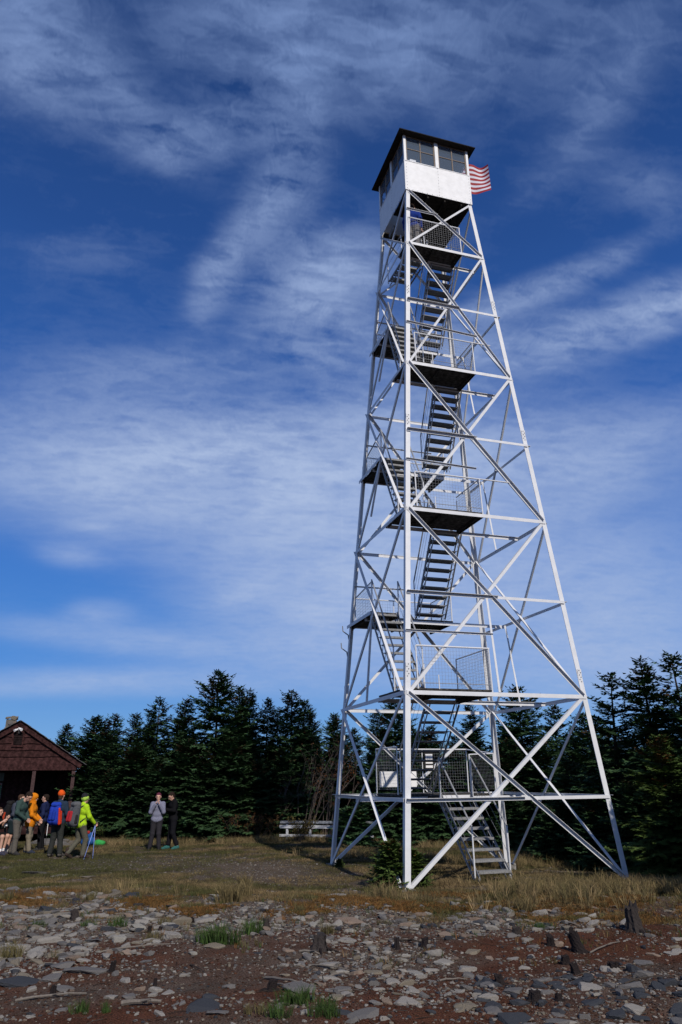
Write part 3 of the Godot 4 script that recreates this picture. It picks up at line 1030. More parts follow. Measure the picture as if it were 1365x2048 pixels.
func tree(called: String, label: String, kind: int, at: Vector3, height: float, wide: float, turn: float, m: Material, group := "spruces round the clearing") -> void:
	var d: Array = trees[kind]
	var t := thing(called, label, "tree", at, turn, group)
	var s: float = height / d[2]
	t.scale = Vector3(s * wide, s, s * wide)
	part("crown", d[0], m, t)
	part("trunk", d[1], M.bark, t)

func build_trees() -> void:
	trees = [spruce(1, 5.6, 1.75, 0.03, 0.0), spruce(2, 5.6, 1.6, 0.06, 0.08), spruce(3, 5.2, 1.95, 0.03, -0.1), spruce(4, 5.6, 1.35, 0.06, 0.05), spruce(5, 4.6, 1.8, 0.02, 0.0), spruce(6, 5.4, 1.5, 0.32, 0.3), spruce(7, 1.0, 0.42, 0.0, 0.02, 1.5), spruce(8, 4.6, 1.6, 0.12, 0.1, 1.5)]
	# front ranks: x, distance, top above the eye, kind, width, label
	var rows: Array = [
		[-12.1, 32.0, 1.86, 3, .9, "slender spruce top showing just right of the cabin roof, far back"],
		[-10.1, 30.0, 2.43, 5, 1.25, "ragged windswept spruce with a bent top to the right of the cabin"],
		[-8.5, 27.5, 2.29, 0, 1.0, "full spruce behind the neon yellow hiker, left of its pair"],
		[-7.95, 28.4, 2.41, 3, 1.0, "narrow spruce tip pressed against the tree behind the neon yellow hiker"],
		[-7.03, 28.0, 2.93, 1, 1.05, "tall spruce to the left above the woman in the grey sweater"],
		[-5.89, 27.6, 2.82, 0, 1.05, "spruce rising straight above the man in black"],
		[-4.66, 27.3, 3.78, 2, 1.1, "tallest spruce of the left wood, standing above the rest with a knobbly top"],
		[-4.1, 28.8, 3.4, 3, 1.0, "thin spruce leader close on the right of the tallest spruce"],
		[-3.5, 28.0, 3.18, 1, 1.0, "spruce two tops right of the tallest spruce, with an open crown"],
		[-1.97, 28.3, 3.17, 0, 1.05, "broad twin-topped spruce left of the bare shrub and white fence"],
		[-1.6, 29.6, 3.0, 3, 1.0, "second tip of the twin-topped spruce by the bare shrub"],
		[-0.38, 31.0, 2.57, 3, .95, "lone pointed spruce seen between the wood and the left tower leg"],
		[0.5, 30.0, 1.89, 3, 1.0, "small spruce tip just inside the left tower leg"],
		[1.25, 27.4, 2.31, 0, .95, "spruce behind the caged landing, left of the stair"],
		[1.98, 28.0, 2.76, 2, .95, "taller spruce behind the near tower leg"],
		[3.2, 27.5, 1.74, 4, 1.0, "low spruce behind the middle of the tower stairs"],
		[4.97, 29.0, 2.73, 1, 1.0, "spruce seen through the tower right of the stairs"],
		[6.5, 27.0, 3.07, 2, 1.05, "stout spruce framed by the right bay of the tower"],
		[7.97, 28.0, 2.52, 0, 1.0, "spruce left of the right tower leg"],
		[8.3, 25.6, 1.99, 4, 1.0, "shorter bushy spruce against the right tower leg"],
		[7.75, 22.0, 2.85, 5, 1.15, "dark spruce with a leaning tip just right of the right tower leg"],
		[8.74, 21.0, 3.16, 1, 1.2, "tall spruce with wide-spaced boughs near the right edge"],
		[9.6, 20.6, 3.19, 5, 1.25, "rightmost tall spruce with a bare leader, cut by the frame"],
		[9.3, 18.6, 2.7, 2, 1.0, "spruce crown cut off by the right edge of the picture"],
		[-7.55, 29.0, 2.2, 3, .8, "narrow spruce tip between the pair behind the neon yellow hiker and the taller spruce"],
		[-6.3, 29.2, 2.55, 3, .8, "narrow spruce tip just left of the man in black's spruce"],
		[-4.0, 29.6, 3.1, 3, .75, "needle-thin tip directly right of the tallest spruce's leader"],
		[-2.95, 28.6, 2.95, 3, .85, "narrow spruce third to the right of the tallest spruce"],
		[-2.55, 29.2, 2.6, 3, .85, "short spruce tip left of the broad twin-topped spruce"],
		[-1.2, 28.8, 2.45, 3, .85, "narrow spruce just right of the broad twin-topped spruce"],
		[7.35, 17.6, 0.86, 7, 1.15, "low yellow-green spruce beside the foot of the right tower leg"]]
	for i in rows.size():
		var q: Array = rows[i].duplicate()
		if q[1] > 24.5:
			for e in 3:
				q[e] *= 1.1
		var y := gy(q[0], q[1]) - 0.05
		var hgt: float = q[2] + EYE - y
		var m: Material = M.needles_warm if i == rows.size() - 1 or i == 12 else (M.needles_blue if i in [1, 7, 20] else M.needles)
		tree("spruce_tree", q[5], q[3], Vector3(q[0], y, -q[1]), hgt, q[4] * (5.6 / hgt if hgt > 5.6 else 1.0), i * 1.9, m)
	# low skirt of young spruces along the edge of the wood, then the ranks behind
	var skirt: Array = [[-9.2, 27.2, 2.6], [-8.2, 26.6, 2.3], [-7.4, 26.8, 3.2], [-6.4, 26.3, 2.6], [-5.5, 26.6, 3.3], [-4.7, 26.2, 2.9], [-3.9, 26.5, 3.3], [-3.0, 26.6, 2.6], [-2.2, 27.4, 3.0], [-1.0, 28.6, 2.7], [0.3, 28.2, 2.5], [0.9, 26.4, 1.9], [1.5, 26.2, 2.6], [2.4, 26.3, 2.9], [3.0, 26.0, 2.4], [3.9, 26.4, 3.2], [4.8, 26.0, 3.0], [5.7, 25.8, 3.4], [6.6, 25.2, 3.3], [7.3, 24.4, 3.0], [7.6, 23.2, 2.6], [6.9, 21.6, 2.0], [7.6, 20.2, 2.4], [8.4, 19.2, 2.8], [7.9, 18.6, 1.7], [8.6, 17.2, 2.2], [9.3, 16.4, 2.5], [6.2, 23.6, 1.6], [5.3, 24.6, 1.8]]
	for i in skirt.size():
		var q: Array = skirt[i].duplicate()
		if q[1] > 24.5:
			for e in 3:
				q[e] *= 1.1
		var where: String = ("left of the two standing people" if q[0] < -6.0 else ("behind the two standing people" if q[0] < -4.4 else ("between the man in black and the fence" if q[0] < -2.6 else ("around the bare shrub and fence" if q[0] < 1.0 else ("behind the tower stairs" if q[0] < 4.5 else ("under the right bay of the tower" if q[0] < 6.8 else "right of the right tower leg"))))))
		var how: String = ["low bushy", "knee-high skirted", "young dense", "broad short", "shadowed"][i % 5]
		tree("young_spruce", "%s young spruce %s, %s" % [how, where, ["nearest the grass", "half hidden", "filling a gap"][i % 3]], [4, 0, 2, 4][i % 4], Vector3(q[0], gy(q[0], q[1]) - 0.05, -q[1]), q[2], 1.25, i * 2.3, M.needles, "young spruces along the edge of the wood")
	var back := RandomNumberGenerator.new()
	back.seed = 9
	for i in 60:
		var x := -19.0 + 36.0 * (i % 20) / 19.0 + back.randf_range(-0.5, 0.5)
		var d := 33.0 + 2.2 * (i / 20) + back.randf_range(-0.8, 0.8)
		if x > 9.0:
			d -= 4.0
		var hgt := back.randf_range(3.7, 4.8) + (0.4 if x > 4.0 else 0.0)
		var y := gy(x, d) - 0.05
		tree("back_spruce", "%s dark spruce deep in the wood, %s rank, %s" % ["taller" if hgt > 4.2 else "shorter", ["second", "third", "rear"][i / 20], ["beyond the left edge", "behind the cabin chimney", "behind the cabin roof", "behind the hikers", "left of the two standing people", "behind the two standing people", "behind the tallest spruce", "behind the fence", "behind the left tower leg", "behind the near tower leg", "behind the stairs", "behind the right bay", "behind the right tower leg", "by the right edge", "beyond the right edge"][clampi(int((x + 19.0) / 36.0 * 15.0), 0, 14)]], i % 5, Vector3(x, y, -d), hgt, 1.15, i * 1.3, M.needles, "spruces deep in the wood")
	for q: Array in [[-21.0, 30.0, 4.2], [-22.6, 33.5, 4.6], [-24.5, 29.0, 4.0], [-26.0, 33.0, 4.6], [-28.2, 30.5, 4.3], [-30.5, 33.5, 4.8], [-19.2, 28.5, 3.8], [-32.5, 30.0, 4.4], [-23.6, 31.3, 4.3], [-27.1, 28.2, 3.9]]:
		tree("left_spruce", "spruce beyond the left edge of the picture, left of the cabin", int(q[1]) % 5, Vector3(q[0], gy(q[0], q[1]) - 0.05, -q[1]), q[2], 1.1, q[0], M.needles, "spruces left of the cabin")
	# the wood goes on to the right of the picture and shades the right tower foot
	for q: Array in [[10.6, 14.6, 5.2, "level with the right tower foot"], [9.6, 10.2, 5.9, "nearest the camera"], [7.95, 11.2, 5.9, "whose shade reaches the right tower foot"], [12.4, 17.0, 5.4, "farthest right"], [11.2, 18.8, 5.2, "farthest back"], [9.2, 12.6, 5.4, "between two others"]]:
		tree("side_spruce", "spruce just outside the right edge, " + q[3], int(q[1]) % 4, Vector3(q[0], gy(q[0], q[1]) - 0.05, -q[1]), q[2], 1.1, q[0], M.needles, "spruces right of the picture")
	# sapling at the near leg
	var s := gp(0.88, 15.15, -0.03)
	tree("spruce_sapling", "bushy green spruce sapling growing against the near tower leg", 6, s, 0.78, 1.1, 0.4, M.needles_warm, "")
	tree("spruce_sapling", "smaller sapling shoot at the right of the near tower leg", 6, gp(1.32, 15.35, -0.03), 0.6, 1.2, 2.0, M.needles_warm, "")
	tree("spruce_sapling", "tiny green seedling at the foot of the left tower leg", 6, gp(-0.12, 18.8, -0.03), 0.2, 1.3, 3.0, M.needles_warm, "")
	tree("spruce_sapling", "low green spruce bush growing through the right end of the white fence", 6, gp(0.35, 27.3, -0.03), 1.1, 1.6, 1.0, M.needles, "")
	# leafless shrubs behind the fence, rusty brush in front
	var stems := func(called: String, label: String, at: Vector3, h: float, w: float, k: int, sd: int, m: Material, leafc: Color, leaves: int) -> void:
		var r := RandomNumberGenerator.new()
		r.seed = sd
		var t := thing(called, label, "shrub", at)
		var b := MB.new()
		var tips := []
		for i in k:
			var a := r.randf() * TAU
			var o := Vector3(cos(a), 0, sin(a)) * r.randf() * 0.25 * w
			var e := o + Vector3(cos(a) * w * r.randf_range(0.2, 1.0) + 0.25 * h, h * r.randf_range(0.6, 1.0), sin(a) * w * 0.5)
			var mid := o.lerp(e, 0.5) + Vector3(r.randf_range(-0.1, 0.1), r.randf_range(0, 0.15), 0) * h
			b.path([o, o.lerp(mid, 0.6), mid, mid.lerp(e, 0.55) + Vector3(0, 0.03, 0), e], 0.009 * sqrt(h), 0.0025, 4)
			for g in 7:
				var f := r.randf_range(0.35, 1.0)
				var p := o.lerp(mid, f * 2.0) if f < 0.5 else mid.lerp(e, f * 2.0 - 1.0)
				var q := p + Vector3(r.randf_range(-0.4, 0.5), r.randf_range(0.15, 0.5), r.randf_range(-0.4, 0.4)) * h * 0.42
				b.tube(p, q, 0.0045, 0.002, 4, false)
				tips.append(p.lerp(q, r.randf())); tips.append(q)
		part("stem", b, m, t)
		if leaves:
			var l := MB.new()
			l.tint = true
			for i in leaves:
				var p: Vector3 = tips[r.randi() % tips.size()] + Vector3(r.randf_range(-1, 1), r.randf_range(-1, 1), r.randf_range(-1, 1)) * 0.06
				var x := Vector3(r.randf_range(-1, 1), r.randf_range(-1, 1), r.randf_range(-1, 1)).normalized() * 0.035
				var z := x.cross(Vector3(r.randf_range(-1, 1), r.randf_range(-1, 1), r.randf_range(-1, 1)).normalized())
				l.col = leafc * r.randf_range(0.6, 1.4)
				l.tri(p - x, p + z, p + x)
			part("foliage", l, M.grass, t)
	stems.call("bare_shrub", "tall leafless shrub with pale slanting stems behind the white fence", gp(-1.5, 29.6), 3.4, 1.4, 13, 1, M.palestem, Color(0.1, 0.05, 0.025), 260)
	stems.call("bare_shrub", "thin leafless shrub left of the fence end with a forked stem", gp(-2.5, 29.2), 2.2, 0.5, 7, 2, M.palestem, Color(0.1, 0.05, 0.025), 40)
	stems.call("bare_shrub", "rusty-tipped leafless shrub between the fence and the left tower leg", gp(-0.6, 30.0), 3.1, 0.9, 13, 7, M.palestem, Color(0.14, 0.055, 0.022), 420)
	stems.call("brown_bush", "green and russet bush in front of the middle of the fence", gp(-1.6, 27.2), 0.8, 0.55, 16, 3, M.darktwig, Color(0.075, 0.06, 0.022), 900)
	stems.call("brown_bush", "rust brown brush at the wood's edge right of the man in black", gp(-3.9, 28.2), 0.9, 0.7, 18, 4, M.darktwig, Color(0.085, 0.045, 0.02), 700)
	stems.call("brown_bush", "russet brush at the wood's edge left of the fence", gp(-3.1, 28.3), 0.85, 0.6, 14, 5, M.darktwig, Color(0.09, 0.048, 0.02), 600)
	stems.call("brown_bush", "low dark brush under the cabin side of the wood", gp(-9.2, 28.4), 0.5, 0.6, 10, 6, M.darktwig, Color(0.05, 0.07, 0.02), 500)

# ---------------------------------------------------------------- stones
var rock_meshes: Array = []

func ico(sub: int) -> Array:
	var t := (1.0 + sqrt(5.0)) / 2.0
	var v: Array = []
	for p: Vector3 in [Vector3(-1, t, 0), Vector3(1, t, 0), Vector3(-1, -t, 0), Vector3(1, -t, 0), Vector3(0, -1, t), Vector3(0, 1, t), Vector3(0, -1, -t), Vector3(0, 1, -t), Vector3(t, 0, -1), Vector3(t, 0, 1), Vector3(-t, 0, -1), Vector3(-t, 0, 1)]:
		v.append(p.normalized())
	var f := [[0, 11, 5], [0, 5, 1], [0, 1, 7], [0, 7, 10], [0, 10, 11], [1, 5, 9], [5, 11, 4], [11, 10, 2], [10, 7, 6], [7, 1, 8], [3, 9, 4], [3, 4, 2], [3, 2, 6], [3, 6, 8], [3, 8, 9], [4, 9, 5], [2, 4, 11], [6, 2, 10], [8, 6, 7], [9, 8, 1]]
	for s in sub:
		var g := []
		var seen := {}
		var mid := func(a: int, b: int) -> int:
			var k := mini(a, b) * 100000 + maxi(a, b)
			if not seen.has(k):
				seen[k] = v.size()
				v.append(((v[a] as Vector3) + (v[b] as Vector3)).normalized())
			return seen[k]
		for q in f:
			var a: int = mid.call(q[0], q[1]); var b: int = mid.call(q[1], q[2]); var c: int = mid.call(q[2], q[0])
			g.append_array([[q[0], a, c], [q[1], b, a], [q[2], c, b], [a, b, c]])
		f = g
	return [v, f]

func rock(seed_: int, sub: int, flat: float) -> ArrayMesh:
	# a sphere cut by planes: flat broken faces and sharp edges, about 1 m long
	var r := RandomNumberGenerator.new()
	r.seed = seed_
	var g: Array = ico(sub)
	var planes := []
	for i in 11:
		var q := Vector3(r.randf_range(-1, 1), r.randf_range(-0.5, 0.5), r.randf_range(-1, 1)).normalized()
		planes.append([q, r.randf_range(0.5, 0.95)])
	planes.append([Vector3(r.randf_range(-0.18, 0.18), 1, r.randf_range(-0.18, 0.18)).normalized(), r.randf_range(0.42, 0.6)])
	planes.append([Vector3(r.randf_range(-0.5, 0.5), 1, r.randf_range(-0.5, 0.5)).normalized(), r.randf_range(0.5, 0.7)])
	planes.append([Vector3(0, -1, 0), 0.5])
	var nz := FastNoiseLite.new()
	nz.seed = seed_
	nz.frequency = 1.6
	var pos := PackedVector3Array()
	var sx := 0.5
	var sz := 0.5 * r.randf_range(0.5, 0.85)
	for d: Vector3 in g[0]:
		var q := 1.0
		for p in planes:
			var k: float = d.dot(p[0])
			if k > 0.05:
				q = minf(q, p[1] / k)
		q *= 1.0 + 0.07 * nz.get_noise_3dv(d * 1.5)
		pos.append(Vector3(d.x * q * sx * 1.15, d.y * q * flat, d.z * q * sz * 1.15))
	var m := MB.new()
	for f in g[1]:
		m.tri(pos[f[0]], pos[f[1]], pos[f[2]])
	return m.mesh()

const HERO: Array = [[-3.38, 9.38, .31, .6, 0], [-3.67, 9.1, .32, .6, 0], [-3.95, 10.65, .42, .4, 1], [-4.46, 11, .27, .4, 4], [-5.18, 12.48, .34, .6, 1], [-4.39, 11.96, .34, .5, 2], [-4.05, 11.74, .19, .7, 5], [-5.16, 14.02, .23, .9, 0], [-2.95, 8.66, .22, .5, 1], [-2.94, 9.01, .22, .4, 0], [-2.86, 9.2, .17, .6, 0], [-2.6, 9.37, .18, 1.1, 6], [-2.52, 9.58, .11, 1.1, 1], [-2.83, 9.82, .22, .6, 0], [-2.79, 8.18, .25, .5, 1], [-2.49, 7.97, .40, .25, 1], [-2.71, 7.67, .24, .4, 1], [-2.48, 7.36, .2, .4, 1], [-2.96, 7.56, .5, .16, 2], [-1.96, 7, .14, .4, 0], [-2.03, 8.38, .14, .4, 1], [-3.58, 11.48, .4, .3, 0],
	[-1.97, 11.29, .46, .35, 0], [-2.17, 10.79, .24, 1, 3], [-1.7, 9.45, .19, .9, 1], [-1.44, 9.05, .23, .4, 3], [-.06, 10.79, .26, .4, 4], [-.16, 8.29, .28, .4, 0], [-.13, 7.6, .25, .35, 0], [-.37, 7.02, .3, .45, 1], [-1.13, 6.92, .16, .5, 2], [-1.13, 6.62, .34, .25, 2], [-.96, 6.43, .19, .3, 1], [-.6, 8.22, .12, .4, 0], [-.42, 7.28, .26, .3, 1], [-.02, 6.36, .19, .4, 2], [-1.01, 7.27, .12, .9, 1],
	[2.71, 7.51, .23, .5, 1], [2.45, 7.26, .24, .35, 2], [2.09, 7.1, .27, .4, 0], [2.2, 6.43, .21, .55, 0], [2.26, 7.11, .15, .5, 1], [1.79, 7.47, .15, .5, 1], [1.43, 7.12, .23, .35, 1], [1.4, 6.77, .18, .6, 2], [1.73, 8.55, .14, .4, 0], [1.96, 8.7, .09, .6, 0], [3.59, 9.62, .12, .9, 1], [3.25, 8.69, .14, .5, 4], [2.96, 8.25, .2, .3, 1], [1.23, 6.22, .26, .35, 2], [1.95, 6.67, .21, .35, 2], [2.04, 6.37, .2, .4, 2], [1.54, 6.21, .18, .4, 1], [1.66, 6.23, .12, .5, 0], [1.78, 6.34, .1, .7, 1],
	[.46, 6.61, .22, .5, 0], [.15, 6.28, .26, .35, 1], [.45, 8.85, .12, .8, 0], [.11, 7.82, .14, .6, 4], [.07, 10.78, .43, .3, 4], [-.01, 9.45, .28, .35, 0], [.82, 8.07, .18, .4, 0], [.27, 7.1, .12, .4, 0], [1.81, 13.44, .36, .2, 3], [1.74, 7.45, .14, .5, 1], [-7.07, 18.4, .7, .1, 1], [-5.6, 17.4, .5, .12, 3], [-6.4, 17.9, .4, .15, 0], [-7.6, 17.6, .35, .2, 1], [-.15, 13.32, .45, .3, 0], [-.81, 7.04, .1, .4, 3]]

func density(x: float, d: float) -> float:
	var left := smoothstep(-1.2, -3.2, x + (d - 9.0) * 0.12) * smoothstep(7.2, 8.6, d) * smoothstep(14.5, 12.5, d)
	var band := smoothstep(9.2, 10.4, d) * smoothstep(13.2, 12.0, d) * smoothstep(4.5, 2.0, x) * 0.9
	var right := smoothstep(0.4, 1.4, x) * smoothstep(8.4, 7.0, d) * 0.75
	var mid := smoothstep(-0.7, -0.1, x) * smoothstep(1.4, 0.6, x) * smoothstep(6.2, 7.0, d) * 0.6
	return clampf(maxf(maxf(left, band), maxf(right, mid)) + 0.12 + noise_b.get_noise_2d(x * 16.0, d * 16.0 + 300.0) * 0.6, 0.03, 1.0) * (1.0 - 0.90 * grassy(x, d))

func build_stones() -> void:
	for i in 14:
		rock_meshes.append(rock(100 + i, 3, [0.42, 0.5, 0.36, 0.6][i % 4]))
	var small := []
	for i in 3:
		small.append(rock(200 + i, 1, 0.5))
	var r := RandomNumberGenerator.new()
	r.seed = 44
	var all := []        # [x, d, size, thick, colour, hand placed]
	for q in HERO:
		all.append([q[0], q[1], q[2], q[3], q[4], 1])
	var tries := 0
	while all.size() < 2900 and tries < 90000:
		tries += 1
		var d := 5.2 + pow(r.randf(), 0.8) * 9.6
		var x := r.randf_range(-0.56, 0.56) * d
		if r.randf() > density(x, d):
			continue
		var s := 0.045 + (0.20 if x > 0.8 or x < -2.0 else 0.13) * pow(r.randf(), 3.4) + (0.10 * r.randf() if x < -2.0 and d > 8.0 and r.randf() < 0.35 else 0.0)
		var k: int = [0, 0, 1, 1, 3, 0, 4, 2, 1, 0, 6, 3][r.randi() % 12]
		if x > 1.0 and d < 8.0 and r.randf() < 0.5:
			k = 2
		var clear := true
		for h in HERO:
			if absf(h[0] - x) < h[2] * 0.45 + s * 0.3 and absf(h[1] - d) < h[2] * 0.4 + s * 0.3:
				clear = false
				break
		if clear:
			all.append([x, d, s, r.randf_range(0.3, 0.8), k, 0])
	var largest := func(a: Array, b: Array) -> bool:
		var fa: float = a[2] / a[1] + (10.0 if a[5] else 0.0)
		var fb: float = b[2] / b[1] + (10.0 if b[5] else 0.0)
		return fa > fb
	all.sort_custom(largest)
	var inside := []
	var rest := []
	for q in all:
		if absf(q[0]) < 0.47 * q[1] + 0.1 and q[1] > 5.95 and inside.size() < 298:
			inside.append(q)
		else:
			rest.append(q)
	var shades := ["pale grey", "mid grey", "dark slate", "buff", "pinkish tan", "brick red", "whitish"]
	for i in inside.size():
		var q: Array = inside[i]
		var o := MeshInstance3D.new()
		o.name = numbered("stone")
		o.mesh = rock_meshes[(i * 5 + int(q[0] * 7.0 + 100.0)) % rock_meshes.size()]
		o.set_surface_override_material(0, M.rocks[q[4]])
		add_child(o, true)
		var s: float = q[2]
		var thick: float = s * clampf(q[3], 0.15, 1.3)
		o.basis = Basis.from_euler(Vector3(r.randf_range(-0.14, 0.14), r.randf() * TAU if q[5] == 0 else r.randf_range(-0.5, 0.5), r.randf_range(-0.16, 0.16))) * Basis.from_scale(Vector3(s, thick, s * r.randf_range(0.8, 1.15)))
		o.position = gp(q[0], q[1], thick * (0.03 if q[5] else -0.02))
		var size: String = "large" if s > 0.3 else ("middling" if s > 0.17 else "small")
		var form: String = "upright block of" if q[3] > 0.85 else ("thin slab of" if q[3] < 0.36 else ["broken", "angular", "flat-topped", "wedge-shaped"][i % 4])
		var bearing: float = q[0] / q[1]
		var side: String = ["left edge of", "far left of", "left of", "left of centre in", "middle of", "right of centre in", "right of", "far right of", "right edge of"][clampi(int((bearing + 0.47) / 0.94 * 9.0), 0, 8)]
		var deep: String = "in the lowest row" if q[1] < 6.5 else ("low" if q[1] < 7.1 else ("on lower red soil" if q[1] < 7.8 else ("on the red soil" if q[1] < 8.5 else ("low scree" if q[1] < 9.3 else ("mid scree" if q[1] < 10.2 else ("high scree" if q[1] < 11.2 else ("below the turf" if q[1] < 12.6 else "set in the turf")))))))
		var near := ""
		var best := 0.55
		for k in STUMPS.size():
			var e := Vector2(q[0] - STUMPS[k][0], q[1] - STUMPS[k][1]).length()
			if e < best:
				best = e
				near = " by " + ["the tall burnt stump", "the split burnt stump", "a short stump", "a charred stub"][mini(k, 3)]
		tag(o, (func() -> String:
			var a := "%s %s %s stone %s, %s foreground" % [size, form, shades[q[4]], deep, side]
			return a + near if (a + near).split(" ").size() <= 15 else a).call(), "stone", "stones scattered over the foreground")
	var mm := func(called: String, mesh: Mesh, list: Array, lo: float) -> void:
		var m := MultiMesh.new()
		m.transform_format = MultiMesh.TRANSFORM_3D
		m.use_colors = true
		m.mesh = mesh
		m.instance_count = list.size()
		for i in list.size():
			var q: Array = list[i]
			var b := Basis.from_euler(Vector3(r.randf_range(-0.3, 0.3), r.randf() * TAU, r.randf_range(-0.3, 0.3))) * Basis.from_scale(Vector3(q[2], q[2] * q[3], q[2]))
			m.set_instance_transform(i, Transform3D(b, gp(q[0], q[1], q[2] * lo)))
			m.set_instance_color(i, q[4])
		var o := MultiMeshInstance3D.new()
		o.name = called
		o.multimesh = m
		o.material_override = M.rock_tint
		add_child(o)
		tag(o, "countless small broken stones strewn over the clearing", "", "", "stuff")
	var cols := [Color(0.50, 0.465, 0.42), Color(0.28, 0.265, 0.255), Color(0.10, 0.105, 0.12), Color(0.38, 0.33, 0.26), Color(0.43, 0.33, 0.26), Color(0.22, 0.10, 0.07), Color(0.58, 0.55, 0.49)]
	var mid := []
	for q in rest:
		mid.append([q[0], q[1], q[2], clampf(q[3], 0.3, 0.9), cols[q[4]] * r.randf_range(0.75, 1.15)])
	mm.call("scattered_stones", rock(300, 2, 0.5), mid, 0.07)
	var tiny := []
	tries = 0
	while tiny.size() < 42000 and tries < 260000:
		tries += 1
		var d := 4.6 + pow(r.randf(), 0.75) * 10.5
		var x := r.randf_range(-0.58, 0.58) * d
		if r.randf() > density(x, d) + 0.10:
			continue
		tiny.append([x, d, 0.010 + 0.045 * pow(r.randf(), 2.4), r.randf_range(0.35, 0.9), cols[[0, 1, 3, 0, 4, 1, 6, 5, 2, 3][r.randi() % 10]] * r.randf_range(0.6, 1.15)])
	mm.call("stone_chips", small[0], tiny, 0.05)
	var crumbs := []
	for i in 26000:
		var d := 4.6 + pow(r.randf(), 0.8) * 7.0
		var x := r.randf_range(-0.58, 0.58) * d
		crumbs.append([x, d, 0.008 + 0.03 * pow(r.randf(), 3.0), r.randf_range(0.3, 0.8), Color(0.15, 0.065, 0.038).lerp(Color(0.06, 0.038, 0.028), r.randf()) * r.randf_range(0.7, 1.6)])
	mm.call("soil_crumbs", small[2], crumbs, 0.05)
	var peb := []
	tries = 0
	while peb.size() < 9000 and tries < 90000:
		tries += 1
		var d := r.randf_range(14.5, 24.0)
		var x := r.randf_range(-9.5, 7.5)
		if r.randf() > gravel(x, d) * 0.9 + 0.02:
			continue
		peb.append([x, d, 0.012 + 0.05 * pow(r.randf(), 3.0), r.randf_range(0.3, 0.8), cols[[0, 1, 3, 0, 4, 1][r.randi() % 6]] * r.randf_range(0.6, 1.1)])
	mm.call("gravel", small[1], peb, 0.05)

# ---------------------------------------------------------------- stumps and sticks
const STUMPS: Array = [[3.54, 9.93, .14, .33], [2.53, 8.86, .11, .22], [2.3, 9.16, .08, .14], [2.2, 8.26, .08, .11], [2.16, 7.73, .08, .12], [2.56, 7.93, .1, .10], [2.65, 9.54, .05, .12], [1.39, 7.45, .07, .1], [1.54, 6.82, .09, .1], [2.02, 9.64, .09, .12], [-2.14, 10.91, .06, .12], [-3.65, 11, .1, .16], [-2.52, 7.18, .045, .09], [-2.25, 7.94, .05, .12], [-1.71, 7.46, .03, .09], [-2.41, 10.04, .045, .11], [-.28, 8.94, .13, .17], [-.98, 10.18, .08, .16], [-.64, 7.1, .08, .11], [.57, 9.04, .05, .14], [1.71, 6.74, .05, .08], [-2.05, 10.99, .05, .11], [-2.28, 9.97, .045, .1], [.89, 9.17, .08, .12]]
const STUMP_WORDS: Array = ["tall dark burnt stump at the edge of the turf on the right", "split burnt stump with two prongs on the red soil at right", "low charred stub left of the split stump", "squat burnt stump in front of the split stump", "forked charred stump below the split stump", "dark root stub behind the grey block of stone at right", "thin stub just behind the split stump", "blackened stub above the slabs at lower right", "crumbled burnt stump by the dark slab at lower right", "leaning weathered stub left of the split stump", "short dark stub beside the mottled upright stone", "broad grey stub below the red stone on the left", "small stub beside the grey slab at lower left", "dark stub at the right tip of the long slab", "slender upright stub in the bare soil at left centre", "stub by the green tuft left of the mottled stone, left of a pair", "gnarled pale grey stump in the middle of the foreground", "brown stump behind the green tufts in the middle", "dark round stump by the white stick in the centre", "thin charred stub in the scree right of centre", "tiny stub between slabs at lower right", "stub close behind the mottled upright stone, right of a pair", "stub by the green tuft left of the mottled stone, right of a pair", "burnt root knot in the scree below the stair foot"]

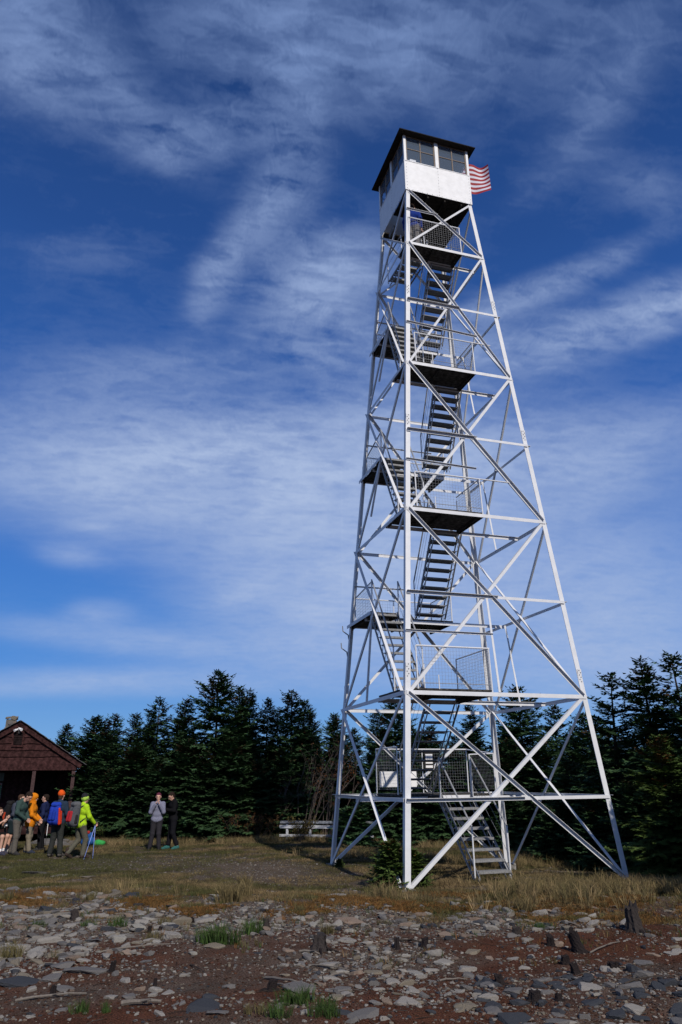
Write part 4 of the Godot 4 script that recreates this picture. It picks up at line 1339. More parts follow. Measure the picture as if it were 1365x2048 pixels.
func build_stumps() -> void:
	for i in STUMPS.size():
		var q: Array = STUMPS[i]
		var r := RandomNumberGenerator.new()
		r.seed = 500 + i
		var t := thing("tree_stump", STUMP_WORDS[i], "stump", gp(q[0], q[1], -0.02), r.randf() * TAU, "stumps left on the cleared ground")
		var m := MB.new()
		var k := 16
		var rows := 9
		var lean: Vector3 = Vector3(r.randf_range(-0.25, 0.25), 0, r.randf_range(-0.15, 0.15)) * q[3]
		var rad := []
		for a in k:
			rad.append(r.randf_range(0.8, 1.15))
		var topcut := []
		for a in k:
			topcut.append(r.randf_range(0.78, 1.0) + (0.14 * sin(a * TAU / k + i) if i < 3 else 0.0))
		var pt := func(a: int, j: int) -> Vector3:
			var f := float(j) / rows
			var w: float = q[2] * 0.5 * rad[a % k] * (1.0 + 0.75 * pow(1.0 - f, 3.0)) * (1.0 + 0.07 * sin(a * 2.4 + j * 1.7 + i) + 0.09 * sin(a * 5.0 + i))
			var g := a * TAU / k
			return lean * f + Vector3(cos(g) * w, q[3] * f * topcut[a % k], sin(g) * w)
		for j in rows:
			for a in k:
				m.quad(pt.call(a, j), pt.call(a, j + 1), pt.call(a + 1, j + 1), pt.call(a + 1, j))
		for a in k:
			m.tri(pt.call(a, rows), lean + Vector3(0, q[3] * 0.8, 0), pt.call(a + 1, rows))
		part("stump_body", m, M.stumpwood if i in [0, 11, 16, 17, 9] else M.char, t)
		for e in r.randi_range(2, 4):
			var g := r.randf() * TAU
			var rt := MB.new()
			var dv := Vector3(cos(g), 0, sin(g))
			rt.path([dv * q[2] * 0.3 + Vector3(0, q[3] * 0.2, 0), dv * q[2] * 0.9 + Vector3(0, 0.025, 0), dv * q[2] * r.randf_range(1.3, 2.0) + Vector3(0, -0.01, 0)], q[2] * 0.16, q[2] * 0.05, 6)
			part("root", rt, M.char, t)
	var sticks: Array = [[-2.74, 6.95, -2.2, 7.1, .012], [-.74, 7.67, -.4, 7.28, .014], [-1.81, 6.79, -1.5, 6.81, .022], [-2.6, 8.8, -1.94, 9.07, .011], [.52, 9.49, .91, 9.32, .014], [-.15, 7.74, .04, 7.78, .01], [2.62, 8.8, 3.09, 9.21, .009], [.85, 7.51, 1.09, 7.59, .009], [-.61, 7.34, -.43, 7.06, .01], [-.36, 8.3, .04, 8.06, .008], [-.49, 8.81, -.27, 8.72, .014], [2.4, 7.17, 2.85, 7.43, .008], [.22, 7.49, .49, 7.52, .009], [-1.55, 8.24, -1.34, 7.9, .007]]
	var words: Array = ["long thin pale stick on the red soil at lower left", "white weathered stick pointing at the dark round stump", "thick split stick lying at the lower left", "long straight stick under the pale upright stone at left", "dark curved branch in the scree right of centre", "short pale twig above the pale slabs in the middle", "thin stick right of the split burnt stump", "pale twig in the soil right of centre", "bleached twig below the dark round stump", "thin grey stick below the gnarled grey stump", "short white stick by the gnarled grey stump", "fine dark stick among the slabs at right", "thin pale stick left of the slabs in the lower middle", "dark twig left of centre on bare soil"]
	for i in sticks.size():
		var q: Array = sticks[i]
		var a := gp(q[0], q[1], q[4] * 0.8)
		var b := gp(q[2], q[3], q[4] * 1.2)
		var m := MB.new()
		var mid := a.lerp(b, 0.5) + Vector3(0, 0.012, 0.03 * sin(i))
		m.path([a, a.lerp(mid, 0.5) + Vector3(0, 0.006, 0), mid, mid.lerp(b, 0.5) + Vector3(0, 0.01, 0.01), b], q[4], q[4] * 0.5, 6)
		if i % 2 == 0:
			m.tube(mid, mid + (b - a).normalized() * 0.1 + Vector3(0, 0.03, 0.07), q[4] * 0.5, q[4] * 0.2, 5)
		tag(part("stick", m, M.darktwig if i in [4, 11, 13] else M.deadwood), words[i], "stick", "dead sticks on the ground")
	# fine litter
	var m := MB.new()
	m.path([Vector3(-0.5, 0, 0), Vector3(-0.15, 0.03, 0.05), Vector3(0.2, 0.0, -0.03), Vector3(0.5, 0.02, 0.04)], 0.02, 0.01, 4)
	var r := RandomNumberGenerator.new()
	r.seed = 71
	var mu := MultiMesh.new()
	mu.transform_format = MultiMesh.TRANSFORM_3D
	mu.use_colors = true
	mu.mesh = m.mesh()
	mu.instance_count = 3200
	for i in mu.instance_count:
		var d := 5.0 + pow(r.randf(), 0.8) * 7.5
		var x := r.randf_range(-0.55, 0.55) * d
		var s := 0.03 + 0.20 * pow(r.randf(), 3.0)
		mu.set_instance_transform(i, Transform3D(Basis.from_euler(Vector3(r.randf_range(-0.2, 0.2), r.randf() * TAU, r.randf_range(-0.25, 0.25))) * Basis.from_scale(Vector3(s, s * 0.8, s * 0.8)), gp(x, d, 0.006)))
		mu.set_instance_color(i, Color(0.22, 0.19, 0.165).lerp(Color(0.05, 0.035, 0.028), r.randf()))
	var o := MultiMeshInstance3D.new()
	o.name = "twig_litter"
	o.multimesh = mu
	o.material_override = M.rock_tint
	add_child(o)
	tag(o, "fine dead twigs littering the red soil", "", "", "stuff")

# ---------------------------------------------------------------- grass
func tuft(seed_: int, blades: int, h: float, w: float, spread: float, bend: float) -> ArrayMesh:
	var r := RandomNumberGenerator.new()
	r.seed = seed_
	var v := PackedVector3Array(); var n := PackedVector3Array(); var c := PackedColorArray()
	for i in blades:
		var a := r.randf() * TAU
		var o := Vector3(cos(a), 0, sin(a)) * spread * sqrt(r.randf())
		var dir := (o / maxf(spread, 0.01) * 0.7 + Vector3(r.randf_range(-1, 1), 0, r.randf_range(-1, 1)) * 0.7) * bend
		var hh := h * r.randf_range(0.5, 1.15)
		var side := Vector3(-sin(a + 1.0), 0, cos(a + 1.0)) * w * r.randf_range(0.7, 1.3)
		var m := o + dir * hh * 0.3 + Vector3(0, hh * 0.6, 0)
		var e := o + dir * hh * 1.0 + Vector3(0, hh * (1.0 - 0.3 * dir.length()), 0)
		var nn := side.cross(Vector3.UP + dir * 0.4).normalized()
		var k := Color(1, 1, 1) * r.randf_range(0.65, 1.25)
		for p: Vector3 in [o - side, m + side * 0.8, o + side, o - side, m - side * 0.8, m + side * 0.8, m - side * 0.8, e, m + side * 0.8]:
			v.append(p); n.append(nn); c.append(k)
	var arr := []
	arr.resize(Mesh.ARRAY_MAX)
	arr[Mesh.ARRAY_VERTEX] = v; arr[Mesh.ARRAY_NORMAL] = n; arr[Mesh.ARRAY_COLOR] = c
	var me := ArrayMesh.new()
	me.add_surface_from_arrays(Mesh.PRIMITIVE_TRIANGLES, arr)
	return me

func strew(called: String, label: String, mesh: Mesh, list: Array, m: Material) -> void:
	var mu := MultiMesh.new()
	mu.transform_format = MultiMesh.TRANSFORM_3D
	mu.use_colors = true
	mu.mesh = mesh
	mu.instance_count = list.size()
	for i in list.size():
		mu.set_instance_transform(i, list[i][0])
		mu.set_instance_color(i, list[i][1])
	var o := MultiMeshInstance3D.new()
	o.name = called
	o.multimesh = mu
	o.material_override = m
	add_child(o)
	tag(o, label, "", "", "stuff")

func build_grass() -> void:
	var r := RandomNumberGenerator.new()
	r.seed = 88
	var tan_ := Color(0.23, 0.168, 0.088)
	var olive := Color(0.088, 0.088, 0.034)
	var rust := Color(0.20, 0.095, 0.032)
	var green := Color(0.045, 0.08, 0.022)
	var put := func(x: float, d: float, s: float, k: Color, lift := 1.0) -> Array:
		return [Transform3D(Basis.from_euler(Vector3(r.randf_range(-0.1, 0.1), r.randf() * TAU, r.randf_range(-0.1, 0.1))) * Basis.from_scale(Vector3(s, s * lift, s)), gp(x, d, -0.005)), k * r.randf_range(0.45, 1.3)]
	var low := []
	var tries := 0
	while low.size() < 46000 and tries < 200000:
		tries += 1
		var d := 10.5 + 19.5 * pow(r.randf(), 1.15)
		var x := r.randf_range(-0.58, 0.58) * (d + 2.0)
		if x > 12.0 or d + absf(x) * 0.08 > 29.5:
			continue
		var g := grassy(x, d) * (1.0 - 0.93 * gravel(x, d))
		if r.randf() > g:
			continue
		var n := noise_b.get_noise_2d(x * 10.0, d * 10.0 + 500.0)
		var gl: float = exp(-pow((x + 7.0) / 3.0, 2) - pow((d - 21.0) / 4.0, 2))
		var k := tan_.lerp(olive, clampf(0.5 + n * 1.6 + gl, 0, 1))
		if d < 14.5 and noise_b.get_noise_2d(x * 7.0 + 60.0, d * 7.0) > 0.12:
			k = k.lerp(rust, 0.7)
		low.append(put.call(x, d, r.randf_range(0.55, 1.25) * (0.6 + 0.5 * g), k * 0.92))
	strew("dry_turf", "short dry tan and olive turf of the clearing", tuft(1, 13, 0.06, 0.0032, 0.075, 0.9), low, M.grass)
	var tall := []
	tries = 0
	while tall.size() < 2000 and tries < 60000:
		tries += 1
		var x := r.randf_range(-10.0, 9.0)
		var d := r.randf_range(11.8, 30.0)
		var right: float = exp(-pow((x - 4.6) / 2.4, 2) - pow((d - 14.2 + (x - 4.6) * -0.1) / 1.2, 2)) * 0.55 * smoothstep(1.6, 2.8, x)
		var edge: float = exp(-pow((d - 28.1 + absf(x + 2.0) * 0.06) / 0.6, 2)) * 0.75 * smoothstep(5.0, 2.0, x)
		var back: float = exp(-pow((x - 3.0) / 2.6, 2) - pow((d - 21.8) / 0.7, 2)) * 0.6
		var clump := maxf(0.0, noise_b.get_noise_2d(x * 8.0 + 11.0, d * 8.0) - 0.22) * 0.9 * smoothstep(12.4, 13.2, d) * smoothstep(16.0, 14.0, d)
		if r.randf() > (right + edge + back + clump) * (1.0 - gravel(x, d)):
			continue
		tall.append(put.call(x, d, r.randf_range(0.6, 1.2) * (0.75 if edge > 0.3 else 1.0), tan_.lerp(olive, r.randf() * 0.7) * 1.15))
	strew("tall_dry_grass", "long bleached grass beside the tower foot and along the wood", tuft(2, 26, 0.30, 0.0035, 0.09, 0.9), tall, M.grass)
	var spots: Array = [[-1.35, 9.22, .3, .25, 0], [-1.13, 9.9, .2, .22, 0], [-1.56, 9.29, .2, .2, 0], [-.36, 6.68, .22, .15, 0], [-.46, 6.65, .18, .13, 0], [-.19, 6.34, .22, .13, 0], [-.49, 6.3, .18, .12, 0], [-1.89, 13.19, .35, .34, 1], [-2.16, 13.87, .25, .22, 2], [-1.75, 13.9, .25, .3, 1], [-3.51, 8.61, .25, .18, 2], [-5.68, 13.46, .2, .17, 2], [2.46, 10.14, .3, .1, 0], [-3.91, 10.41, .2, .09, 0], [-3.26, 10.3, .2, .1, 0], [-2.92, 10.43, .25, .14, 0], [-2.23, 9.47, .2, .12, 2], [-4.2, 13.23, .2, .17, 2], [-1.92, 15.39, .25, .28, 1], [-.14, 6.28, .2, .11, 0], [-.69, 6.44, .2, .09, 2], [2.68, 12.02, .3, .23, 1], [-.21, 9.86, .15, .14, 2], [-.66, 11.87, .15, .13, 2], [-2.43, 10.92, .2, .12, 2], [-2.04, 6.48, .15, .12, 0], [-1.87, 6.54, .1, .09, 0]]
	var fresh := []
	for q in spots:
		for i in int(6 + q[2] * 50.0):
			var a := r.randf() * TAU
			var e: float = sqrt(r.randf()) * q[2] * 0.5
			var k: Color = [green, tan_.lerp(olive, 0.4), olive.lerp(tan_, 0.3)][q[4]]
			var s: float = q[3] / 0.2 * r.randf_range(0.7, 1.1)
			fresh.append(put.call(q[0] + cos(a) * e, q[1] + sin(a) * e, s, k))
	for i in 5200:
		var d := r.randf_range(8.2, 14.0)
		var x := r.randf_range(-0.5, 0.5) * d
		if noise_b.get_noise_2d(x * 22.0, d * 22.0 + 900.0) < lerpf(0.34, 0.02, smoothstep(9.0, 12.6, d)):
			continue
		fresh.append(put.call(x, d, r.randf_range(0.2, 0.5), [green, olive, rust, olive, tan_.lerp(rust, 0.4), olive * 0.7][r.randi() % 6]))
	strew("grass_tufts", "separate green and olive grass tufts among the stones", tuft(3, 13, 0.2, 0.003, 0.035, 0.55), fresh, M.grass)
	var moss := []
	tries = 0
	while moss.size() < 9000 and tries < 60000:
		tries += 1
		var x := r.randf_range(-6.5, 6.5)
		var d := r.randf_range(10.6, 14.2)
		var e := grassy(x, d)
		var band := e * (1.0 - smoothstep(13.2, 14.2, d))
		if r.randf() > band * smoothstep(-0.05, 0.3, noise_b.get_noise_2d(x * 9.0 + 33.0, d * 9.0) + (0.12 if x > 1.0 else 0.0)):
			continue
		moss.append(put.call(x, d, r.randf_range(0.5, 1.2), rust.lerp(olive, r.randf() * r.randf()) * 0.95))
	strew("rusty_moss", "rust coloured low growth at the edge of the turf", tuft(4, 24, 0.05, 0.004, 0.07, 1.0), moss, M.grass)

# ---------------------------------------------------------------- figures: smooth joined capsules, meshed by surface nets
func blob(bones: Array, cell: float, k: float, acc: MB, fold := 0.0) -> void:
	var lo := Vector3(1e9, 1e9, 1e9)
	var hi := -lo
	for b in bones:
		for e in 2:
			var rr: Vector3 = Vector3.ONE * (b[2 + e] + cell * 2.5)
			lo = lo.min(b[e] - rr)
			hi = hi.max(b[e] + rr)
	var nx := int((hi.x - lo.x) / cell) + 2
	var ny := int((hi.y - lo.y) / cell) + 2
	var nz := int((hi.z - lo.z) / cell) + 2
	var f := PackedFloat32Array()
	f.resize(nx * ny * nz)
	f.fill(1.0)
	for b in bones:
		var a: Vector3 = b[0]
		var ba: Vector3 = b[1] - a
		var bb := maxf(ba.length_squared(), 1e-9)
		var ra: float = b[2]
		var rd: float = b[3] - ra
		var mg := Vector3.ONE * (maxf(ra, ra + rd) + k + cell * 1.5)
		var l := ((a.min(b[1]) - mg - lo) / cell).floor().max(Vector3.ZERO)
		var h := ((a.max(b[1]) + mg - lo) / cell).ceil().min(Vector3(nx - 1, ny - 1, nz - 1))
		for z in range(int(l.z), int(h.z) + 1):
			for y in range(int(l.y), int(h.y) + 1):
				var i := nx * (y + ny * z)
				for x in range(int(l.x), int(h.x) + 1):
					var p := lo + Vector3(x, y, z) * cell - a
					var t := clampf(p.dot(ba) / bb, 0.0, 1.0)
					var d := (p - ba * t).length() - ra - rd * t
					var o := f[i + x]
					var g := maxf(k - absf(o - d), 0.0) / k
					f[i + x] = minf(o, d) - g * g * k * 0.25
	var ids := {}
	var vs := PackedVector3Array()
	var ns := PackedVector3Array()
	var off := [0, 1, nx, nx + 1, nx * ny, nx * ny + 1, nx * ny + nx, nx * ny + nx + 1]
	var edges := [[0, 1], [2, 3], [4, 5], [6, 7], [0, 2], [1, 3], [4, 6], [5, 7], [0, 4], [1, 5], [2, 6], [3, 7]]
	for z in nz - 1:
		for y in ny - 1:
			var row := nx * (y + ny * z)
			for x in nx - 1:
				var i := row + x
				var s := f[i] < 0.0
				if (f[i + 1] < 0.0) == s and (f[i + nx] < 0.0) == s and (f[i + nx + 1] < 0.0) == s and (f[i + off[4]] < 0.0) == s and (f[i + off[5]] < 0.0) == s and (f[i + off[6]] < 0.0) == s and (f[i + off[7]] < 0.0) == s:
					continue
				var c := Vector3.ZERO
				var m := 0
				for e in edges:
					var p: float = f[i + off[e[0]]]
					var q: float = f[i + off[e[1]]]
					if (p < 0.0) != (q < 0.0):
						var t := p / (p - q)
						var u: int = e[0]
						var w: int = e[1]
						c += Vector3(u & 1, (u >> 1) & 1, u >> 2).lerp(Vector3(w & 1, (w >> 1) & 1, w >> 2), t)
						m += 1
				c /= m
				ids[i] = vs.size()
				vs.append(lo + (Vector3(x, y, z) + c) * cell)
				var g := Vector3(f[i + 1] + f[i + off[3]] + f[i + off[5]] + f[i + off[7]] - f[i] - f[i + nx] - f[i + off[4]] - f[i + off[6]], f[i + nx] + f[i + off[3]] + f[i + off[6]] + f[i + off[7]] - f[i] - f[i + 1] - f[i + off[4]] - f[i + off[5]], f[i + off[4]] + f[i + off[5]] + f[i + off[6]] + f[i + off[7]] - f[i] - f[i + 1] - f[i + nx] - f[i + off[3]])
				ns.append(g.normalized())
	if fold > 0.0:
		# creases of cloth
		for i in vs.size():
			var p := vs[i] * 26.0
			vs[i] += ns[i] * fold * (1.0 - 2.0 * absf(noise_a.get_noise_3d(p.x * 14.0, p.y * 7.0, p.z * 14.0)))
	for i: int in ids:
		# the three cell edges at this cell's low corner
		var s := f[i] < 0.0
		for ax in 3:
			var step: int = [1, nx, nx * ny][ax]
			if (f[i + step] < 0.0) == s:
				continue
			var o1: int = [nx, nx * ny, 1][ax]
			var o2: int = [nx * ny, 1, nx][ax]
			if not (ids.has(i - o1) and ids.has(i - o2) and ids.has(i - o1 - o2)):
				continue
			var q := [ids[i], ids[i - o1], ids[i - o1 - o2], ids[i - o2]]
			var order := [0, 1, 2, 0, 2, 3] if not s else [0, 2, 1, 0, 3, 2]
			for w in order:
				acc.v.append(vs[q[w]])
				acc.n.append(ns[q[w]])

func hand_bones(w: Vector3, dir: Vector3, across: Vector3, curl: float, thumb: float) -> Array:
	var x := (across - dir * across.dot(dir)).normalized()
	var nrm := dir.cross(x)
	var out := [[w - dir * 0.03, w + dir * 0.02, 0.026, 0.027], [w + dir * 0.03 - x * 0.022, w + dir * 0.085 - x * 0.026, 0.016, 0.013], [w + dir * 0.03 + x * 0.02, w + dir * 0.085 + x * 0.026, 0.016, 0.013], [w + dir * 0.03, w + dir * 0.09, 0.017, 0.013]]
	var ls := [0.066, 0.075, 0.070, 0.054]
	for i in 4:
		var p := w + dir * 0.088 + x * (i - 1.5) * 0.0195
		var d1 := (dir * cos(curl * 0.5) + nrm * sin(curl * 0.5)).normalized()
		var q: Vector3 = p + d1 * ls[i] * 0.55
		var d2 := (dir * cos(curl * 1.3) + nrm * sin(curl * 1.3)).normalized()
		out.append([p, q, 0.0088, 0.008])
		out.append([q, q + d2 * ls[i] * 0.5, 0.008, 0.0068])
	var tb := w + dir * 0.03 - x * thumb * 0.028
	var tm := tb + dir * 0.03 - x * thumb * 0.026 + nrm * 0.012
	out.append([tb, tm, 0.0115, 0.0095])
	out.append([tm, tm + dir * 0.03 - x * thumb * 0.004 + nrm * 0.01, 0.0095, 0.0078])
	return out

func ball(m: MB, c: Vector3, r: float) -> void:
	for i in 6:
		for j in 8:
			var p := func(a: int, b: int) -> Vector3:
				var t := PI * a / 6.0
				var f := TAU * b / 8.0
				return c + Vector3(sin(t) * cos(f), cos(t), sin(t) * sin(f)) * r
			m.quad(p.call(i, j), p.call(i, j + 1), p.call(i + 1, j + 1), p.call(i + 1, j))

# pose: joint -> place for a figure 1.75 m tall that looks along +z, its left hand at +x
func figure(label: String, at: Vector3, turn: float, tall: float, pose: Dictionary, look: Dictionary) -> Node3D:
	var J := {"pel": Vector3(0, .95, 0), "hl": Vector3(.09, .92, 0), "hr": Vector3(-.09, .92, 0), "kl": Vector3(.11, .5, .02), "kr": Vector3(-.11, .5, .02), "al": Vector3(.12, .09, -.03), "ar": Vector3(-.12, .09, -.03)}
	var lean: float = pose.get("lean", 0.0)
	for k in pose:
		if J.has(k):
			J[k] = pose[k]
	var B := Basis(Vector3.RIGHT, lean)
	var up: Dictionary = {"chest": Vector3(0, 1.3, 0), "neck": Vector3(0, 1.47, -.02), "head": Vector3(0, 1.635, .015), "sl": Vector3(.175, 1.415, -.01), "sr": Vector3(-.175, 1.415, -.01)}
	for k in up:
		J[k] = J.pel + B * (up[k] - Vector3(0, .95, 0))
	var arms: Dictionary = {"el": Vector3(.24, 1.14, -.04), "er": Vector3(-.24, 1.14, -.04), "wl": Vector3(.25, .89, .05), "wr": Vector3(-.25, .89, .05), "tl": Vector3(.14, .035, .15), "tr": Vector3(-.14, .035, .15)}
	for k in arms:
		J[k] = arms[k]
		if pose.has(k):
			J[k] = pose[k]
	for s in ["l", "r"]:
		if not pose.has("t" + s):
			J["t" + s] = J["a" + s] + Vector3(.02 if s == "l" else -.02, -.055, .17)
	if pose.has("head"):
		J.head = pose.head
	var fd: Vector3 = (pose.get("look", Vector3(0, 0, 1)) as Vector3).normalized()
	var ud := (Vector3.UP - fd * fd.y).normalized()
	var sd := ud.cross(fd)
	var hc: Vector3 = J.head
	var torso := func(e: float) -> Array:
		var c: Vector3 = J.chest
		var p: Vector3 = J.pel
		var w := p.lerp(c, 0.42)
		return [[p + Vector3(.07, -.02, 0), p + Vector3(-.07, -.02, 0), .112 + e, .112 + e], [w + Vector3(.055, 0, 0), w + Vector3(-.055, 0, 0), .100 + e, .100 + e], [c + Vector3(.085, 0, 0), c + Vector3(-.085, 0, 0), .112 + e, .112 + e], [J.sl - Vector3(.03, .01, 0), J.sr + Vector3(.03, -.01, 0), .058 + e, .058 + e], [w, c, .1 + e, .11 + e]]
	var arm := func(s: String, e: float, to: float) -> Array:
		var w: Vector3 = (J["e" + s] as Vector3).lerp(J["w" + s], to)
		return [[J["s" + s], J["e" + s], .052 + e, .040 + e], [J["e" + s], w, .039 + e, .028 + e]]
	var leg := func(s: String, e: float, to: float, fe: float) -> Array:
		var a: Vector3 = (J["k" + s] as Vector3).lerp(J["a" + s], to)
		return [[J["h" + s], J["k" + s], .088 + e, .056 + e], [J["k" + s], a, .053 + e, .036 + fe]]
	# the body itself, one surface from crown to foot
	var skin := MB.new()
	var bones := []
	bones.append_array(torso.call(-.012))
	for s in ["l", "r"]:
		bones.append_array(arm.call(s, 0.0, 1.0))
		bones.append_array(leg.call(s, 0.0, 1.0, 0.0))
		bones.append([J["a" + s], J["t" + s], .036, .024])
	bones.append([J.neck - Vector3(0, .05, 0), hc - ud * .05, .055, .052])
	blob(bones, 0.016, 0.045, skin)
	var hd := [[hc + ud * .035 - fd * .03, hc + ud * .03 + fd * .012, .083, .080], [hc - ud * .03 + fd * .02, hc + ud * .02 + fd * .03, .066, .066], [hc - ud * .085 + fd * .055, hc - ud * .06 + fd * .03, .034, .05], [hc + fd * .098 + ud * .008, hc + fd * .112 - ud * .028, .009, .015], [hc + fd * .078 + ud * .03 + sd * .03, hc + fd * .078 + ud * .03 - sd * .03, .018, .018],
		[hc + sd * .083 - fd * .005 + ud * .01, hc + sd * .08 - fd * .005 - ud * .025, .014, .011], [hc - sd * .083 - fd * .005 + ud * .01, hc - sd * .08 - fd * .005 - ud * .025, .014, .011], [hc - ud * .062 + fd * .083 + sd * .018, hc - ud * .062 + fd * .083 - sd * .018, .012, .012], [J.neck - Vector3(0, .03, 0), hc - ud * .06, .056, .054]]
	blob(hd, 0.009, 0.02, skin)
	for s in ["l", "r"]:
		var dir: Vector3 = ((J["w" + s] as Vector3) - J["e" + s]).normalized()
		dir = (pose.get("d" + s, dir) as Vector3).normalized()
		var across: Vector3 = pose.get("x" + s, Vector3(0, 0, 1))
		blob(hand_bones(J["w" + s], dir, across, look.get("curl", 0.9), 1.0 if s == "l" else -1.0), 0.006, 0.008, skin)
	var o := part("person", skin, look.get("skin", M.skin))
	o.position = at
	o.rotation.y = turn
	o.scale = Vector3.ONE * tall / 1.75
	tag(o, label, "person", look.get("group", ""))
	var face := MB.new()
	for e in [-1.0, 1.0]:
		ball(face, hc + fd * .088 + ud * .012 + sd * .032 * e, .011)
	part("eyes", face, M.dark, o)
	# clothes
	var c := MB.new()
	bones = torso.call(look.get("loose", .016))
	var sleeve: float = look.get("sleeve", 0.95)
	bones.append_array(arm.call("l", .014, sleeve)); bones.append_array(arm.call("r", .014, sleeve))
	bones.append([J.neck - Vector3(0, .06, 0), J.neck + Vector3(0, .01, 0), .075, .07])
	if look.get("long", false):
		bones.append([J.pel + Vector3(.07, -.10, 0), J.pel + Vector3(-.07, -.10, 0), .13, .13])
	blob(bones, 0.015, 0.045, c, 0.012)
	part(look.get("top_name", "jacket"), c, look.top, o)
	c = MB.new()
	var leglen: float = look.get("leg", 0.93)
	if leglen > 0.3:
		bones = leg.call("l", .016, leglen, .03); bones.append_array(leg.call("r", .016, leglen, .03))
	else:
		bones = []
		for s in ["l", "r"]:
			bones.append([J["h" + s], (J["h" + s] as Vector3).lerp(J["k" + s], 0.7), .105, .098])
	bones.append([J.pel + Vector3(.07, -.03, 0), J.pel + Vector3(-.07, -.03, 0), .122, .122])
	blob(bones, 0.015, 0.035, c, 0.012)
	part("shorts" if leglen < 0.3 else "trousers", c, look.bottom, o)
	for s in ["l", "r"]:
		c = MB.new()
		var a: Vector3 = J["a" + s]
		var t: Vector3 = J["t" + s]
		var fw := (t - a - Vector3.UP * (t.y - a.y)).normalized()
		blob([[a + (a - t) * 0.12 + Vector3(0, -.035, 0), t, .048, .042], [a + Vector3(0, -.02, 0), t.lerp(a, 0.45) + Vector3(0, .015, 0), .05, .042], [a + Vector3(0, -.01, 0), a + Vector3(0, look.get("boot", 0.02), 0), .05, .046]], 0.011, 0.02, c)
		part("shoe", c, look.shoes, o)
		if look.has("sock"):
			c = MB.new()
			blob([[a, a + ((J["k" + s] as Vector3) - a).normalized() * 0.09, .045, .043]], 0.011, 0.02, c)
			part("sock", c, look.sock, o)
	c = MB.new()
	var hat: String = look.get("hat", "hair")
	var cr := hc + ud * .045 - fd * .022
	if hat == "hair":
		blob([[cr + fd * .01, cr - fd * .005, .090, .092], [cr - fd * .03 - ud * .07, cr - fd * .02, .066, .08], [cr + fd * .055 + ud * .03, cr, .05, .08]], 0.010, 0.02, c)
		part("hair", c, look.hair, o)
	elif hat == "beanie":
		blob([[cr + fd * .015 + ud * .01, cr - fd * .01 + ud * .02, .096, .096], [cr - fd * .02 + ud * .055, cr + ud * .05, .07, .07]], 0.010, 0.02, c)
		part("beanie", c, look.hat_mat, o)
		if look.has("band"):
			c = MB.new()
			blob([[cr - ud * .03 - fd * .015 + sd * .025, cr - ud * .015 + fd * .03 + sd * .025, .082, .080], [cr - ud * .03 - fd * .015 - sd * .025, cr - ud * .015 + fd * .03 - sd * .025, .082, .080]], 0.010, 0.02, c)
			part("beanie_band", c, look.band, o)
		else:
			c = MB.new()
			blob([[hc - fd * .045 - ud * .05, hc - fd * .04, .06, .075]], 0.010, 0.02, c)
			part("hair", c, look.hair, o)
	elif hat == "hood":
		blob([[cr + ud * .005, cr - fd * .02, .112, .115], [cr + fd * .06, cr, .09, .1], [J.neck + Vector3(0, .02, 0), cr - ud * .06 - fd * .02, .09, .1], [J.neck + fd * .05, hc - ud * .1 + fd * .03, .07, .06]], 0.012, 0.04, c)
		part("hood", c, look.top, o)
	elif hat == "headband":
		blob([[cr + fd * .01, cr - fd * .005, .088, .09], [cr - fd * .05 - ud * .05, cr - fd * .03, .06, .08]], 0.010, 0.02, c)
		part("hair", c, look.hair, o)
		c = MB.new()
		blob([[cr + ud * .012 + fd * .03, cr + ud * .005 - fd * .012, .083, .09]], 0.010, 0.02, c)
		part("headband", c, look.hat_mat, o)
	return o

func backpack(called: String, label: String, who: Node3D, off: Vector3, lean: float, size: float, main: Material, lid: Material, pocket: Material, accent: Material) -> void:
	var t := thing(called, label, "backpack", who.position, who.rotation.y)
	t.scale = who.scale
	var b := Basis(Vector3.RIGHT, lean)
	var q := func(x: float, y: float, z: float) -> Vector3:
		return off + b * (Vector3(x, y, z) * size)
	var m := MB.new()
	blob([[q.call(.07, -.2, 0), q.call(.07, .16, 0), .105 * size, .095 * size], [q.call(-.07, -.2, 0), q.call(-.07, .16, 0), .105 * size, .095 * size], [q.call(.06, -.18, -.06), q.call(.06, .1, -.05), .085 * size, .075 * size], [q.call(-.06, -.18, -.06), q.call(-.06, .1, -.05), .085 * size, .075 * size]], 0.015, 0.04, m)
	part("pack_body", m, main, t)
	m = MB.new()
	blob([[q.call(.08, .25, .01), q.call(-.08, .25, .01), .075 * size, .075 * size], [q.call(.06, .25, -.06), q.call(-.06, .25, -.06), .06 * size, .06 * size]], 0.014, 0.03, m)
	part("pack_lid", m, lid, t)
	m = MB.new()
	blob([[q.call(.05, -.13, -.13), q.call(.05, .04, -.12), .055 * size, .05 * size], [q.call(-.05, -.13, -.13), q.call(-.05, .04, -.12), .055 * size, .05 * size]], 0.013, 0.03, m)
	part("front_pocket", m, pocket, t)
	for s in [-1.0, 1.0]:
		m = MB.new()
		m.path([q.call(.09 * s, .2, .08), q.call(.12 * s, .24, .17), q.call(.13 * s, .14, .27), q.call(.15 * s, -.05, .26), q.call(.16 * s, -.16, .1)], .018, .014, 6)
		part("shoulder_strap", m, M.dark, t)
		m = MB.new()
		blob([[q.call(.15 * s, -.18, -.02), q.call(.14 * s, -.02, -.02), .045 * size, .04 * size]], 0.013, 0.03, m)
		part("side_pocket", m, accent if s < 0 else main, t)

